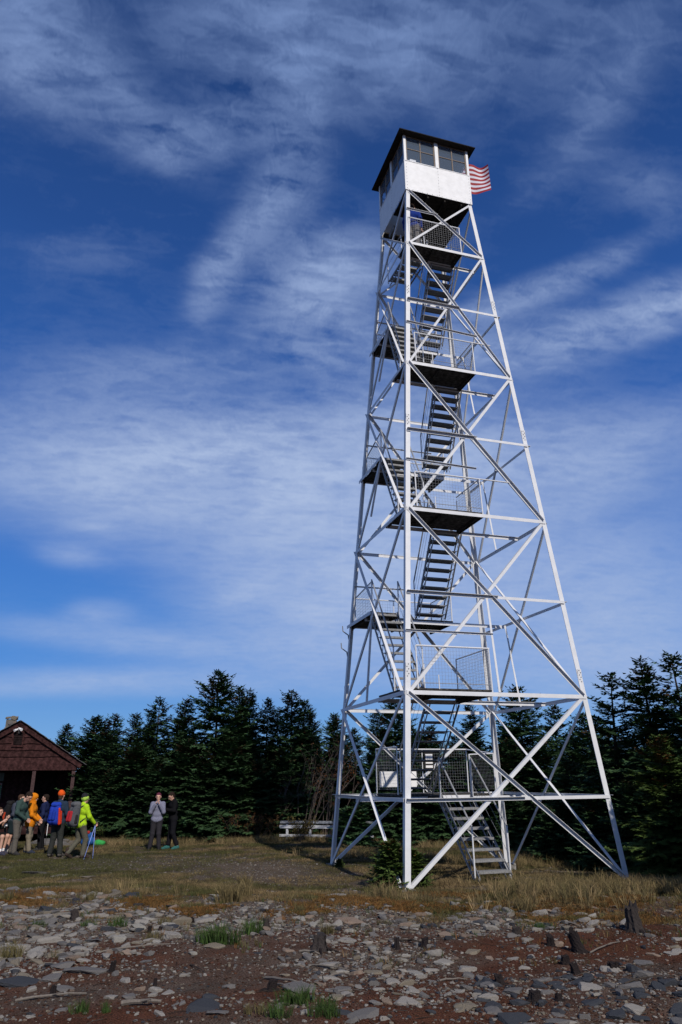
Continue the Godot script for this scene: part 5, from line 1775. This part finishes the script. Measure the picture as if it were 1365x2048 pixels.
func pole(label: String, a: Vector3, b: Vector3, up: Material, low: Material) -> void:
	var t := thing("trekking_pole", label, "trekking pole")
	var m := MB.new()
	m.tube(a, a.lerp(b, 0.55), .010, .010, 8)
	part("upper_shaft", m, up, t)
	m = MB.new()
	m.tube(a.lerp(b, 0.55), b, .008, .006, 8)
	part("lower_shaft", m, low, t)
	m = MB.new()
	m.path([a + (a - b).normalized() * .02, a, a.lerp(b, 0.06), a.lerp(b, 0.11)], .019, .015, 8)
	part("grip", m, M.dark, t)
	m = MB.new()
	m.tube(b.lerp(a, .05), b.lerp(a, .06), .03, .025, 10)
	part("basket", m, M.dark, t)

func cloth(r: float, g: float, b: float, rough := 0.85) -> StandardMaterial3D:
	var m := mat(lin(r, g, b), rough, 0.0, M.cloth_tex, 2.5, M.cloth_n, 0.5)
	return m

func build_people() -> void:
	var hair := mat(lin(.022, .015, .012), 0.9)
	var brown := mat(lin(.06, .034, .022), 0.9)
	# the pair in the open
	figure("person in a grey sweater and dark trousers holding both hands to the mouth", gp(-6.08, 25.2), 0.15, 1.70, {"el": Vector3(.21, 1.16, .12), "er": Vector3(-.21, 1.16, .12), "wl": Vector3(.06, 1.41, .21), "wr": Vector3(-.06, 1.41, .21), "dl": Vector3(-.4, 1, .1), "dr": Vector3(.4, 1, .1), "xl": Vector3(0, 0.2, 1), "xr": Vector3(0, 0.2, 1), "al": Vector3(.12, .09, -.02), "ar": Vector3(-.17, .09, .0), "kl": Vector3(.09, .5, .03)},
		{"top": cloth(.24, .25, .34), "top_name": "sweater", "bottom": cloth(.04, .038, .045), "shoes": cloth(.03, .03, .032), "hat": "headband", "hair": mat(lin(.06, .02, .025), .7), "hat_mat": cloth(.13, .03, .055), "boot": .1, "curl": 1.1})
	figure("person all in black with white socks and teal shoes, head bent over the hands", gp(-5.62, 25.5), -1.05, 1.76, {"lean": .06, "el": Vector3(.23, 1.17, .06), "er": Vector3(-.23, 1.17, .06), "wl": Vector3(.07, 1.2, .3), "wr": Vector3(-.07, 1.22, .31), "xl": Vector3(1, 0, 0), "xr": Vector3(1, 0, 0), "look": Vector3(0, -.62, 1), "head": Vector3(0, 1.60, .1), "al": Vector3(.12, .09, -.16), "ar": Vector3(-.12, .09, .08)},
		{"top": cloth(.011, .011, .013), "bottom": cloth(.014, .014, .018), "shoes": cloth(.045, .16, .15), "sock": M.white, "hair": hair, "leg": .80, "top_name": "sweater"})
	# hikers by the cabin
	var neon := figure("person in a neon yellow shirt and dark beanie striding off with blue trekking poles", gp(-7.8, 23.0), 2.45, 1.74, {"lean": .08, "er": Vector3(-.24, 1.14, .12), "wr": Vector3(-.20, .95, .34), "kl": Vector3(.1, .5, .05), "al": Vector3(.1, .16, -.28), "tl": Vector3(.11, .04, -.13), "kr": Vector3(-.1, .5, .16), "ar": Vector3(-.1, .09, .1), "xr": Vector3(0, 1, 0.3)},
		{"top": cloth(.50, .80, .03), "top_name": "shirt", "bottom": cloth(.13, .125, .095), "shoes": cloth(.07, .05, .042), "hat": "beanie", "hat_mat": cloth(.03, .03, .035), "band": cloth(.5, .75, .12), "boot": .12, "curl": 1.7, "loose": .02})
	backpack("backpack", "grey backpack with a red top pocket worn by the person in neon yellow", neon, Vector3(.0, 1.2, -.24), .1, 1.14, cloth(.10, .105, .115), cloth(.14, .145, .155), cloth(.45, .03, .04), cloth(.03, .03, .03))
	var hand: Vector3 = neon.transform * Vector3(-.20, .92, .40)
	pole("blue trekking pole held by the person in neon yellow, the longer reaching one", hand + Vector3(0, .07, 0), gp(-7.5, 22.7), mat(lin(.16, .24, .62), .4), mat(lin(.12, .2, .55), .4))
	pole("blue trekking pole held by the person in neon yellow, the closer one", hand + Vector3(-.02, .06, 0.02), gp(-7.34, 23.0), mat(lin(.2, .28, .66), .4), mat(lin(.14, .22, .58), .4))
	var bean := figure("person in a bright orange beanie and dark plaid jacket seen from behind", gp(-8.58, 23.3), 2.95, 1.80, {"el": Vector3(.25, 1.14, .0), "er": Vector3(-.25, 1.14, .0), "wl": Vector3(.24, .92, .12), "wr": Vector3(-.24, .92, .12), "al": Vector3(.15, .09, -.02), "ar": Vector3(-.17, .09, -.02)},
		{"top": cloth(.03, .05, .085), "bottom": cloth(.045, .048, .045), "shoes": cloth(.12, .11, .1), "hat": "beanie", "hat_mat": cloth(.95, .13, .02), "hair": brown, "boot": .1, "loose": .022})
	backpack("backpack", "bright blue backpack worn by the person in the orange beanie", bean, Vector3(.0, 1.15, -.23), .05, 1.0, cloth(.025, .06, .45), cloth(.025, .07, .5), cloth(.02, .05, .36), cloth(.03, .03, .1))
	var m := MB.new()
	var mt := thing("folded_mat", "red orange folded mat strapped to the side of the blue backpack", "mat", bean.position, bean.rotation.y)
	blob([[Vector3(-.17, 1.33, -.30), Vector3(-.19, .92, -.26), .03, .045], [Vector3(-.2, 1.25, -.24), Vector3(-.21, .94, -.22), .025, .03]], 0.012, 0.03, m)
	part("mat_roll", m, cloth(.75, .06, .025), mt)
	var orange := figure("person in an orange hooded jacket and khaki trousers facing right", gp(-9.78, 24.2), 1.75, 1.70, {"el": Vector3(.24, 1.14, .06), "er": Vector3(-.24, 1.14, .06), "wl": Vector3(.12, 1.0, .26), "wr": Vector3(-.14, .98, .26), "xl": Vector3(0, 1, 0), "xr": Vector3(0, 1, 0), "al": Vector3(.12, .09, -.06), "ar": Vector3(-.12, .09, .08)},
		{"top": cloth(.85, .27, .015), "bottom": cloth(.27, .23, .17), "shoes": cloth(.04, .05, .08), "hat": "hood", "hair": brown, "loose": .03, "long": true})
	orange.set_meta("label", "person in an orange hooded jacket and khaki trousers, in the middle of the group")
	figure("person in a green jacket and grey trousers looking down with hands clasped in front", gp(-9.95, 23.7), 1.45, 1.80, {"lean": .12, "el": Vector3(.25, 1.16, .06), "er": Vector3(-.25, 1.16, .06), "wl": Vector3(.06, .97, .27), "wr": Vector3(-.07, .97, .27), "xl": Vector3(0, 1, 0), "xr": Vector3(0, 1, 0), "look": Vector3(0, -.8, 1), "head": Vector3(0, 1.59, .22), "al": Vector3(.13, .09, -.2), "ar": Vector3(-.12, .09, .05), "kl": Vector3(.11, .5, -.04), "kr": Vector3(-.11, .5, .05)},
		{"top": cloth(.055, .095, .085), "bottom": cloth(.15, .135, .115), "shoes": cloth(.05, .048, .05), "hair": hair, "leg": .97})
	var short_ := figure("person in dark shorts with bare legs, half hidden behind the green jacket", gp(-10.45, 24.5), 1.5, 1.72, {"lean": .18, "el": Vector3(.24, 1.14, .1), "er": Vector3(-.24, 1.14, .1), "wl": Vector3(.12, 1.0, .3), "wr": Vector3(-.14, .98, .3), "al": Vector3(.12, .09, -.12), "ar": Vector3(-.12, .09, -.02), "head": Vector3(0, 1.6, .18)},
		{"top": cloth(.07, .08, .11), "bottom": cloth(.018, .03, .036), "shoes": cloth(.4, .39, .37), "hair": brown, "leg": .2})
	backpack("backpack", "black backpack with a red side pouch worn by the person in shorts", short_, Vector3(.0, 1.2, -.20), .2, 1.1, cloth(.02, .02, .022), cloth(.025, .024, .024), cloth(.016, .017, .02), cloth(.5, .07, .03))
	figure("person in a navy jacket mostly hidden behind the orange jacket", gp(-9.7, 25.0), -1.5, 1.66, {"er": Vector3(-.24, 1.14, .06), "wr": Vector3(-.26, 1.02, .26), "xr": Vector3(0, 1, 0)},
		{"top": cloth(.02, .028, .085), "bottom": cloth(.016, .016, .018), "shoes": cloth(.05, .05, .05), "hair": hair})
	pole("white and black trekking pole planted beside the navy jacket", gp(-9.38, 24.6) + Vector3(0, 1.08, 0), gp(-9.38, 24.6), M.white, M.dark)
	# picnic table cut by the left edge, somebody on its bench
	var tb := thing("picnic_table", "weathered grey picnic table cut off by the left edge", "picnic table", gp(-11.45, 24.6), 0.05)
	for i in 4:
		m = MB.new()
		m.bbox(Vector3(0, .73, -.3 + .2 * i), Vector3(1.8, .04, .185), .006)
		part("table_plank", m, M.tablewood, tb)
	for s in [-1.0, 1.0]:
		for i in 2:
			m = MB.new()
			m.bbox(Vector3(0, .44, s * (.62 + .15 * i)), Vector3(1.8, .038, .14), .006)
			part("bench_plank", m, M.tablewood, tb)
		for e in [-1.0, 1.0]:
			m = MB.new()
			m.bar(Vector3(e * .6, 0, s * .7), Vector3(e * .6, .71, s * .25), Vector3.RIGHT, .04, .09)
			part("leg", m, M.tablewood, tb)
		m = MB.new()
		m.cbox(Vector3(s * .645, .39, 0), Vector3(.04, .09, 1.5))
		part("cross_beam", m, M.tablewood, tb)
	var im := Image.create(64, 72, false, Image.FORMAT_RGB8)
	im.fill(Color(.92, .92, .94))
	for i in 9:
		im.fill_rect(Rect2i(8 + (i % 3) * 2, 8 + i * 6, 44 - (i * 7) % 13, 3 if i == 0 else 1), Color(.45, .45, .48))
	var pm := StandardMaterial3D.new()
	pm.albedo_texture = ImageTexture.create_from_image(im)
	var sg := thing("paper_notice", "white printed notice standing on the end of the picnic table", "notice", gp(-10.68, 24.5) + Vector3(0, .755, 0), 0.15)
	m = MB.new()
	var w := .11
	m.quad(Vector3(-w, 0, 0), Vector3(w, 0, 0), Vector3(w, .25, -.05), Vector3(-w, .25, -.05))
	for k: Vector2 in [Vector2(0, 1), Vector2(1, 0), Vector2(1, 1), Vector2(0, 1), Vector2(0, 0), Vector2(1, 0)]:
		m.uv.append(k)
	part("sheet", m, pm, sg)
	m = MB.new()
	m.quad(Vector3(-w, 0, -.11), Vector3(-w, .245, -.06), Vector3(w, .245, -.06), Vector3(w, 0, -.11))
	part("back_sheet", m, M.white, sg)
	figure("person seated at the picnic table with bare knees, cut off by the left edge", gp(-10.75, 23.85) + Vector3(0, -.02, 0), 1.45, 1.74, {"pel": Vector3(0, .55, 0), "hl": Vector3(.1, .53, 0), "hr": Vector3(-.1, .53, 0), "kl": Vector3(.14, .53, .42), "kr": Vector3(-.14, .53, .42), "al": Vector3(.14, .09, .32), "ar": Vector3(-.14, .09, .40), "lean": .15, "el": Vector3(.24, .78, .12), "er": Vector3(-.24, .78, .12), "wl": Vector3(.12, 1.0, .32), "wr": Vector3(-.12, .95, .34)},
		{"top": cloth(.02, .02, .024), "bottom": cloth(.015, .015, .017), "shoes": cloth(.06, .06, .09), "sock": M.white, "hair": brown, "leg": .2, "sleeve": .1})
	# things left on the grass
	var bag := thing("stuff_sack", "bright green stuff sack lying on the grass beyond the blue poles", "bag", gp(-8.5, 27.0))
	m = MB.new()
	blob([[Vector3(-.18, .08, 0), Vector3(.16, .07, .04), .09, .08], [Vector3(.02, .12, .02), Vector3(.2, .08, -.03), .07, .06]], 0.014, 0.04, m)
	part("sack", m, cloth(.06, .42, .10), bag)
	m = MB.new()
	blob([[Vector3(-.28, .06, 0), Vector3(-.34, .05, .03), .035, .02]], 0.01, 0.02, m)
	part("drawstring_neck", m, cloth(.05, .33, .08), bag)
	var bl := thing("ground_backpack", "blue backpack with a red flap set down on the grass by the cabin corner", "backpack", gp(-8.82, 26.9))
	m = MB.new()
	blob([[Vector3(-.1, .14, 0), Vector3(.12, .16, 0), .14, .13], [Vector3(-.08, .3, 0), Vector3(.06, .34, 0), .11, .1]], 0.015, 0.05, m)
	part("pack_body", m, cloth(.03, .12, .36), bl)
	m = MB.new()
	blob([[Vector3(-.1, .4, .04), Vector3(.02, .43, .06), .07, .06]], 0.014, 0.03, m)
	part("pack_lid", m, cloth(.4, .04, .035), bl)
	# somebody on the upper landing
	var at := Vector3(TX, 0, -TD) + Basis(Vector3.UP, YAW) * P(-.80, -.80, 16.35)
	figure("person in a blue top and grey trousers on the top landing under the cab", at, YAW + 2.6, 1.72, {}, {"top": cloth(.02, .05, .28), "bottom": cloth(.2, .19, .19), "shoes": cloth(.06, .06, .06), "hair": hair})

# ---------------------------------------------------------------- cabin, fence
const CABIN_AT := Vector3(-12.37, -0.043, -28.4)
const CABIN_TURN := 0.38

func build_cabin() -> void:
	var c := thing("cabin", "dark brown board cabin with a gabled porch at the left edge", "cabin", CABIN_AT, CABIN_TURN)
	c.scale = Vector3.ONE * 1.135
	var deck_y := .46
	var beam_y := 2.11
	var peak := 3.70
	var eave := 2.38
	var half := 2.08
	var pitch := (peak - eave) / half
	var L := 6.0
	# deck planks
	for i in 9:
		var m := MB.new()
		m.bbox(Vector3(0, deck_y - .02, -.08 - .19 * i), Vector3(3.9, .04, .183), .004)
		part("deck_plank", m, M.plank, c)
	var m := MB.new()
	m.cbox(Vector3(0, deck_y - .17, -.03), Vector3(3.8, .24, .06))
	part("deck_skirt", m, M.boards_b, c)
	for x: float in [-1.88, -.64, .64, 1.88]:
		m = MB.new()
		m.bbox(Vector3(x, (deck_y + beam_y) * .5, -.12), Vector3(.11, beam_y - deck_y, .11), .008)
		part("porch_post", m, M.trim, c)
	m = MB.new()
	m.bbox(Vector3(0, beam_y + .115, -.1), Vector3(3.9, .23, .13), .01)
	part("porch_beam", m, M.boards, c)
	# gable of lapped wavy-edged boards
	var rr := RandomNumberGenerator.new()
	rr.seed = 3
	var yb := beam_y + .23
	var rows := 6
	var step := (peak - .1 - yb) / rows
	for i in rows:
		var lo := yb + step * i
		var hi := lo + step + .03
		var wl := (peak - .05 - lo) / pitch
		var wh := maxf((peak - .05 - hi) / pitch, .02)
		m = MB.new()
		var n := 14
		var ph := rr.randf() * 6.0
		for k in n:
			var a := float(k) / n
			var b := float(k + 1) / n
			var xa := lerpf(-wl, wl, a)
			var xb := lerpf(-wl, wl, b)
			var la := lo - .012 * sin(a * 23.0 + ph) - .02 * pow(maxf(0.0, sin(a * 9.0 + ph * 2.0)), 6.0)
			var lb := lo - .012 * sin(b * 23.0 + ph) - .02 * pow(maxf(0.0, sin(b * 9.0 + ph * 2.0)), 6.0)
			var ua := lerpf(-wh, wh, a)
			var ub := lerpf(-wh, wh, b)
			var zf := -.105 + .045
			m.quad(Vector3(xa, la, zf), Vector3(xb, lb, zf), Vector3(ub, hi, zf - .045), Vector3(ua, hi, zf - .045))
			m.quad(Vector3(xa, la, zf - .045), Vector3(xb, lb, zf - .045), Vector3(xb, lb, zf), Vector3(xa, la, zf))
		part("gable_board", m, M.boards if i % 2 == 0 else M.boards_b, c)
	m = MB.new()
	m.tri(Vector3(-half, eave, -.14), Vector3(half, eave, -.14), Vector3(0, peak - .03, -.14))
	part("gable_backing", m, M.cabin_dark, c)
	# louvred vent
	var v := holder("gable_vent", c)
	m = MB.new()
	m.bbox(Vector3(0, 3.13, -.055), Vector3(.36, .56, .05), .006)
	part("vent_frame", m, M.boards, v)
	for i in 7:
		m = MB.new()
		m.box_any(Vector3(-.13, 2.93 + i * .058, -.026), Vector3(.26, 0, 0), Vector3(0, .045, -.008), Vector3(0, .004, .02))
		part("louvre", m, M.cabin_dark, v)
	# floodlight on the gable
	var fl := holder("floodlight", c)
	m = MB.new()
	m.tube(Vector3(-.03, 3.42, -.05), Vector3(-.03, 3.42, .03), .04, .035, 10)
	part("lamp_base", m, M.white, fl)
	m = MB.new()
	m.tube(Vector3(-.02, 3.45, .03), Vector3(.07, 3.40, .16), .03, .05, 10)
	part("lamp_head", m, M.white, fl)
	m = MB.new()
	m.tube(Vector3(-.05, 3.42, .03), Vector3(-.14, 3.37, .12), .025, .045, 10)
	part("lamp_head", m, M.white, fl)
	m = MB.new()
	m.bbox(Vector3(.01, 3.33, .03), Vector3(.07, .1, .06), .01)
	part("sensor", m, M.dark, fl)
	# bargeboards and roof
	for s in [-1.0, 1.0]:
		m = MB.new()
		var a := Vector3(0, peak - .01, -.01)
		var b := Vector3(s * half * 1.035, eave - .06, -.01)
		m.bar(a, b, Vector3.DOWN, .17, .05, 0.0, 0.5)
		part("bargeboard", m, M.boards, c)
		for k in 8:
			# courses of roofing, each lapped over the one below
			var f0 := k / 8.0
			var f1 := (k + 1) / 8.0
			var p := Vector3(0, peak, .1).lerp(Vector3(s * half * 1.05, eave - .07, .1), f0)
			var q := Vector3(0, peak, .1).lerp(Vector3(s * half * 1.05, eave - .07, .1), f1 + .03)
			m = MB.new()
			var up := Vector3(s * (peak - eave), half, 0).normalized()
			m.box_any(p + up * .004, q - p + up * .014, up * .014, Vector3(0, 0, -L - .3))
			part("roof_course", m, M.shingle, c)
		m = MB.new()
		m.box_any(Vector3(s * (half - .22), 0.1, -1.75), Vector3(-s * .1, 0, 0), Vector3(0, eave - .02, 0), Vector3(0, 0, -L + 1.8))
		part("side_wall", m, M.boards_b, c)
	m = MB.new()
	m.box_any(Vector3(-half + .2, 0.1, -1.75), Vector3(2 * half - .4, 0, 0), Vector3(0, 2.5, 0), Vector3(0, 0, -.1))
	part("porch_wall", m, M.boards_b, c)
	m = MB.new()
	m.box_any(Vector3(-half + .2, 0.1, -L), Vector3(2 * half - .4, 0, 0), Vector3(0, 2.5, 0), Vector3(0, 0, -.1))
	part("rear_wall", m, M.boards_b, c)
	m = MB.new()
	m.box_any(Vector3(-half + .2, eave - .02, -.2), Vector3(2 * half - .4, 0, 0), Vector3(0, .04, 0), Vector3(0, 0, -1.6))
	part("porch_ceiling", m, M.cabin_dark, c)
	for i in 8:
		m = MB.new()
		m.box_any(Vector3(-half + .22, .48 + .22 * i, -1.748), Vector3(2 * half - .44, 0, 0), Vector3(0, .21, -.0), Vector3(0, 0.004, .02))
		part("wall_board", m, M.boards_b if i % 2 else M.boards, c)
	var d := holder("door", c)
	m = MB.new()
	m.bbox(Vector3(.95, 1.45, -1.70), Vector3(.86, 1.95, .05), .006)
	part("door_leaf", m, M.cabin_dark, d)
	m = MB.new()
	m.tube(Vector3(.62, 1.4, -1.68), Vector3(.62, 1.4, -1.62), .025, .03, 8)
	part("door_knob", m, M.wire, d)
	# fieldstone chimney
	var ch := holder("chimney", c)
	m = MB.new()
	m.bbox(Vector3(-.42, 2.82, -3.4), Vector3(.36, 2.3, .36), .03)
	part("chimney_core", m, M.mortar, ch)
	for i in 11:
		for side in 2:
			for k in 2:
				var yy := 2.12 + .19 * i
				var o: Vector3 = Vector3(-.42 + (k - .5) * .18 + (.05 if i % 2 else -.04), yy, -3.22) if side == 0 else Vector3(-.25, yy, -3.4 + (k - .5) * .18 + (.05 if i % 2 else -.04))
				var st := part("chimney_stone", rock_meshes[(i * 3 + k + side * 2) % 14], M.rocks[[3, 0, 4, 1, 3, 4][(i + k * 2 + side) % 6]], ch, o)
				st.basis = Basis.from_euler(Vector3(0, side * PI / 2, 0)) * Basis.from_euler(Vector3(rr.randf_range(-.2, .2), rr.randf_range(-.2, .2), rr.randf_range(-.5, .5))) * Basis.from_scale(Vector3(.22, .21, .13))
	# boards on the porch wall and what hangs there
	var im := Image.create(96, 64, false, Image.FORMAT_RGB8)
	im.fill(Color(.55, .62, .6))
	for i in 500:
		im.fill_rect(Rect2i(rr.randi() % 92, 6 + rr.randi() % 44, 5, 3), Color(.16, .34, .2).lerp(Color(.3, .5, .36), rr.randf()))
	im.fill_rect(Rect2i(0, 54, 96, 10), Color(.66, .68, .66))
	im.fill_rect(Rect2i(50, 54, 34, 10), Color(.8, .66, .18))
	im.fill_rect(Rect2i(58, 2, 36, 4), Color(.7, .35, .3))
	var pm := StandardMaterial3D.new()
	pm.albedo_texture = ImageTexture.create_from_image(im)
	var po := thing("wall_map", "green printed map board on the wall inside the cabin porch", "map board", CABIN_AT, CABIN_TURN)
	po.scale = Vector3.ONE * 1.135
	m = MB.new()
	m.quad(Vector3(-1.25, 1.18, -1.69), Vector3(-.36, 1.18, -1.69), Vector3(-.36, 1.72, -1.69), Vector3(-1.25, 1.72, -1.69))
	for k: Vector2 in [Vector2(0, 1), Vector2(1, 0), Vector2(1, 1), Vector2(0, 1), Vector2(0, 0), Vector2(1, 0)]:
		m.uv.append(k)
	part("print", m, pm, po)
	m = MB.new()
	m.cbox(Vector3(-.805, 1.45, -1.71), Vector3(.95, .6, .03))
	part("map_frame", m, M.trim, po)
	po = thing("wall_board_sign", "dim grey-green notice board above the map inside the porch", "notice board", CABIN_AT, CABIN_TURN)
	po.scale = Vector3.ONE * 1.135
	m = MB.new()
	m.cbox(Vector3(-.805, 1.93, -1.71), Vector3(.95, .28, .03))
	part("notice_panel", m, mat(lin(.12, .15, .14), .7), po)
	# flat stones for a step
	var ks: Array = [[-10.4, 27.3, 1.5, .5, "broad flat step stone below the porch behind the trekking pole"], [-9.5, 27.4, 1.0, .5, "flat step stone below the right porch post"], [-9.9, 26.8, 1.2, .35, "low flat stone in front of the porch steps"]]
	for k in ks:
		var o := part("step_stone", rock_meshes[int(k[2] * 10.0) % 14], M.rocks[1])
		o.basis = Basis.from_scale(Vector3(k[2], k[3], .7))
		o.position = gp(k[0], k[1], .04)
		tag(o, k[4], "stone", "step stones at the cabin porch")

func build_fence() -> void:
	var a := Vector3(-2.33, 0, -28.4)
	var b := Vector3(1.05, 0, -27.4)
	var f := thing("rail_fence", "low white board fence at the edge of the wood behind the left tower leg", "fence")
	var x := (b - a).normalized()
	var front := Vector3(-x.z, 0, x.x)
	if front.z < 0:
		front = -front
	var g := func(t: float, h: float, o: float) -> Vector3:
		var p := a.lerp(b, t) + front * o
		return Vector3(p.x, -.12 + h * 1.09, p.z)
	for t: float in [.08, .33, .60, .86]:
		var m := MB.new()
		m.bar(g.call(t, -.12, .0), g.call(t, .50, .0), x, .075, .075)
		part("fence_post", m, M.fencewood, f)
	var m := MB.new()
	m.bar(g.call(0, .56, -.02), g.call(1, .56, -.02), (Vector3.UP * .75 - front).normalized(), .13, .03)
	part("fence_cap_board", m, M.fencegrey, f)
	for r: Array in [[.43, .105, .052], [.16, .085, .05], [.0, .085, .05]]:
		m = MB.new()
		m.bar(g.call(0.0 if r[0] > .1 else .5, r[0], r[2]), g.call(1, r[0], r[2]), Vector3.UP, r[1], .025)
		part("fence_board", m, M.fencewood, f)

# ----------------------------------------------------------------
func _ready() -> void:
	var cam := Camera3D.new()
	cam.name = "camera"
	cam.position = Vector3(0, EYE, 0)
	cam.rotation = Vector3(0.35662, 0, -0.00933)
	cam.fov = 71.365
	cam.near = 0.05
	cam.far = 2000.0
	add_child(cam)
	cam.current = true
	var env := Environment.new()
	env.background_mode = Environment.BG_SKY
	var sky := Sky.new()
	var sm := PanoramaSkyMaterial.new()
	sm.panorama = sky_image()
	sky.sky_material = sm
	env.sky = sky
	env.background_energy_multiplier = 1.0
	env.tonemap_mode = Environment.TONE_MAPPER_LINEAR
	env.tonemap_exposure = 1.0
	env.sdfgi_enabled = true
	env.ssao_enabled = true
	env.ssil_enabled = true
	var we := WorldEnvironment.new()
	we.name = "world"
	we.environment = env
	add_child(we)
	var sun := DirectionalLight3D.new()
	sun.name = "sun"
	var h := SUN_AZ.normalized() * cos(deg_to_rad(SUN_EL))
	sun.basis = Basis.looking_at(-Vector3(h.x, sin(deg_to_rad(SUN_EL)), h.y))
	sun.light_color = Color(1.0, 0.965, 0.92)
	sun.light_energy = 1.22
	sun.light_angular_distance = 0.5
	sun.shadow_enabled = true
	add_child(sun)

	rng.seed = 7
	noise_a.seed = 3
	noise_a.frequency = 0.05
	noise_a.fractal_octaves = 3
	noise_b.seed = 8
	noise_b.frequency = 0.05
	noise_b.fractal_octaves = 4
	var t0 := Time.get_ticks_msec()
	var lap := func(what: String) -> void:
		print(what, " ", Time.get_ticks_msec() - t0)
	make_materials()
	build_ground()
	lap.call("ground")
	build_tower()
	build_flag()
	lap.call("tower")
	build_trees()
	lap.call("trees")
	build_stones()
	build_cabin()
	build_fence()
	build_stumps()
	lap.call("stones")
	build_people()
	lap.call("people")
	build_grass()
	lap.call("grass")
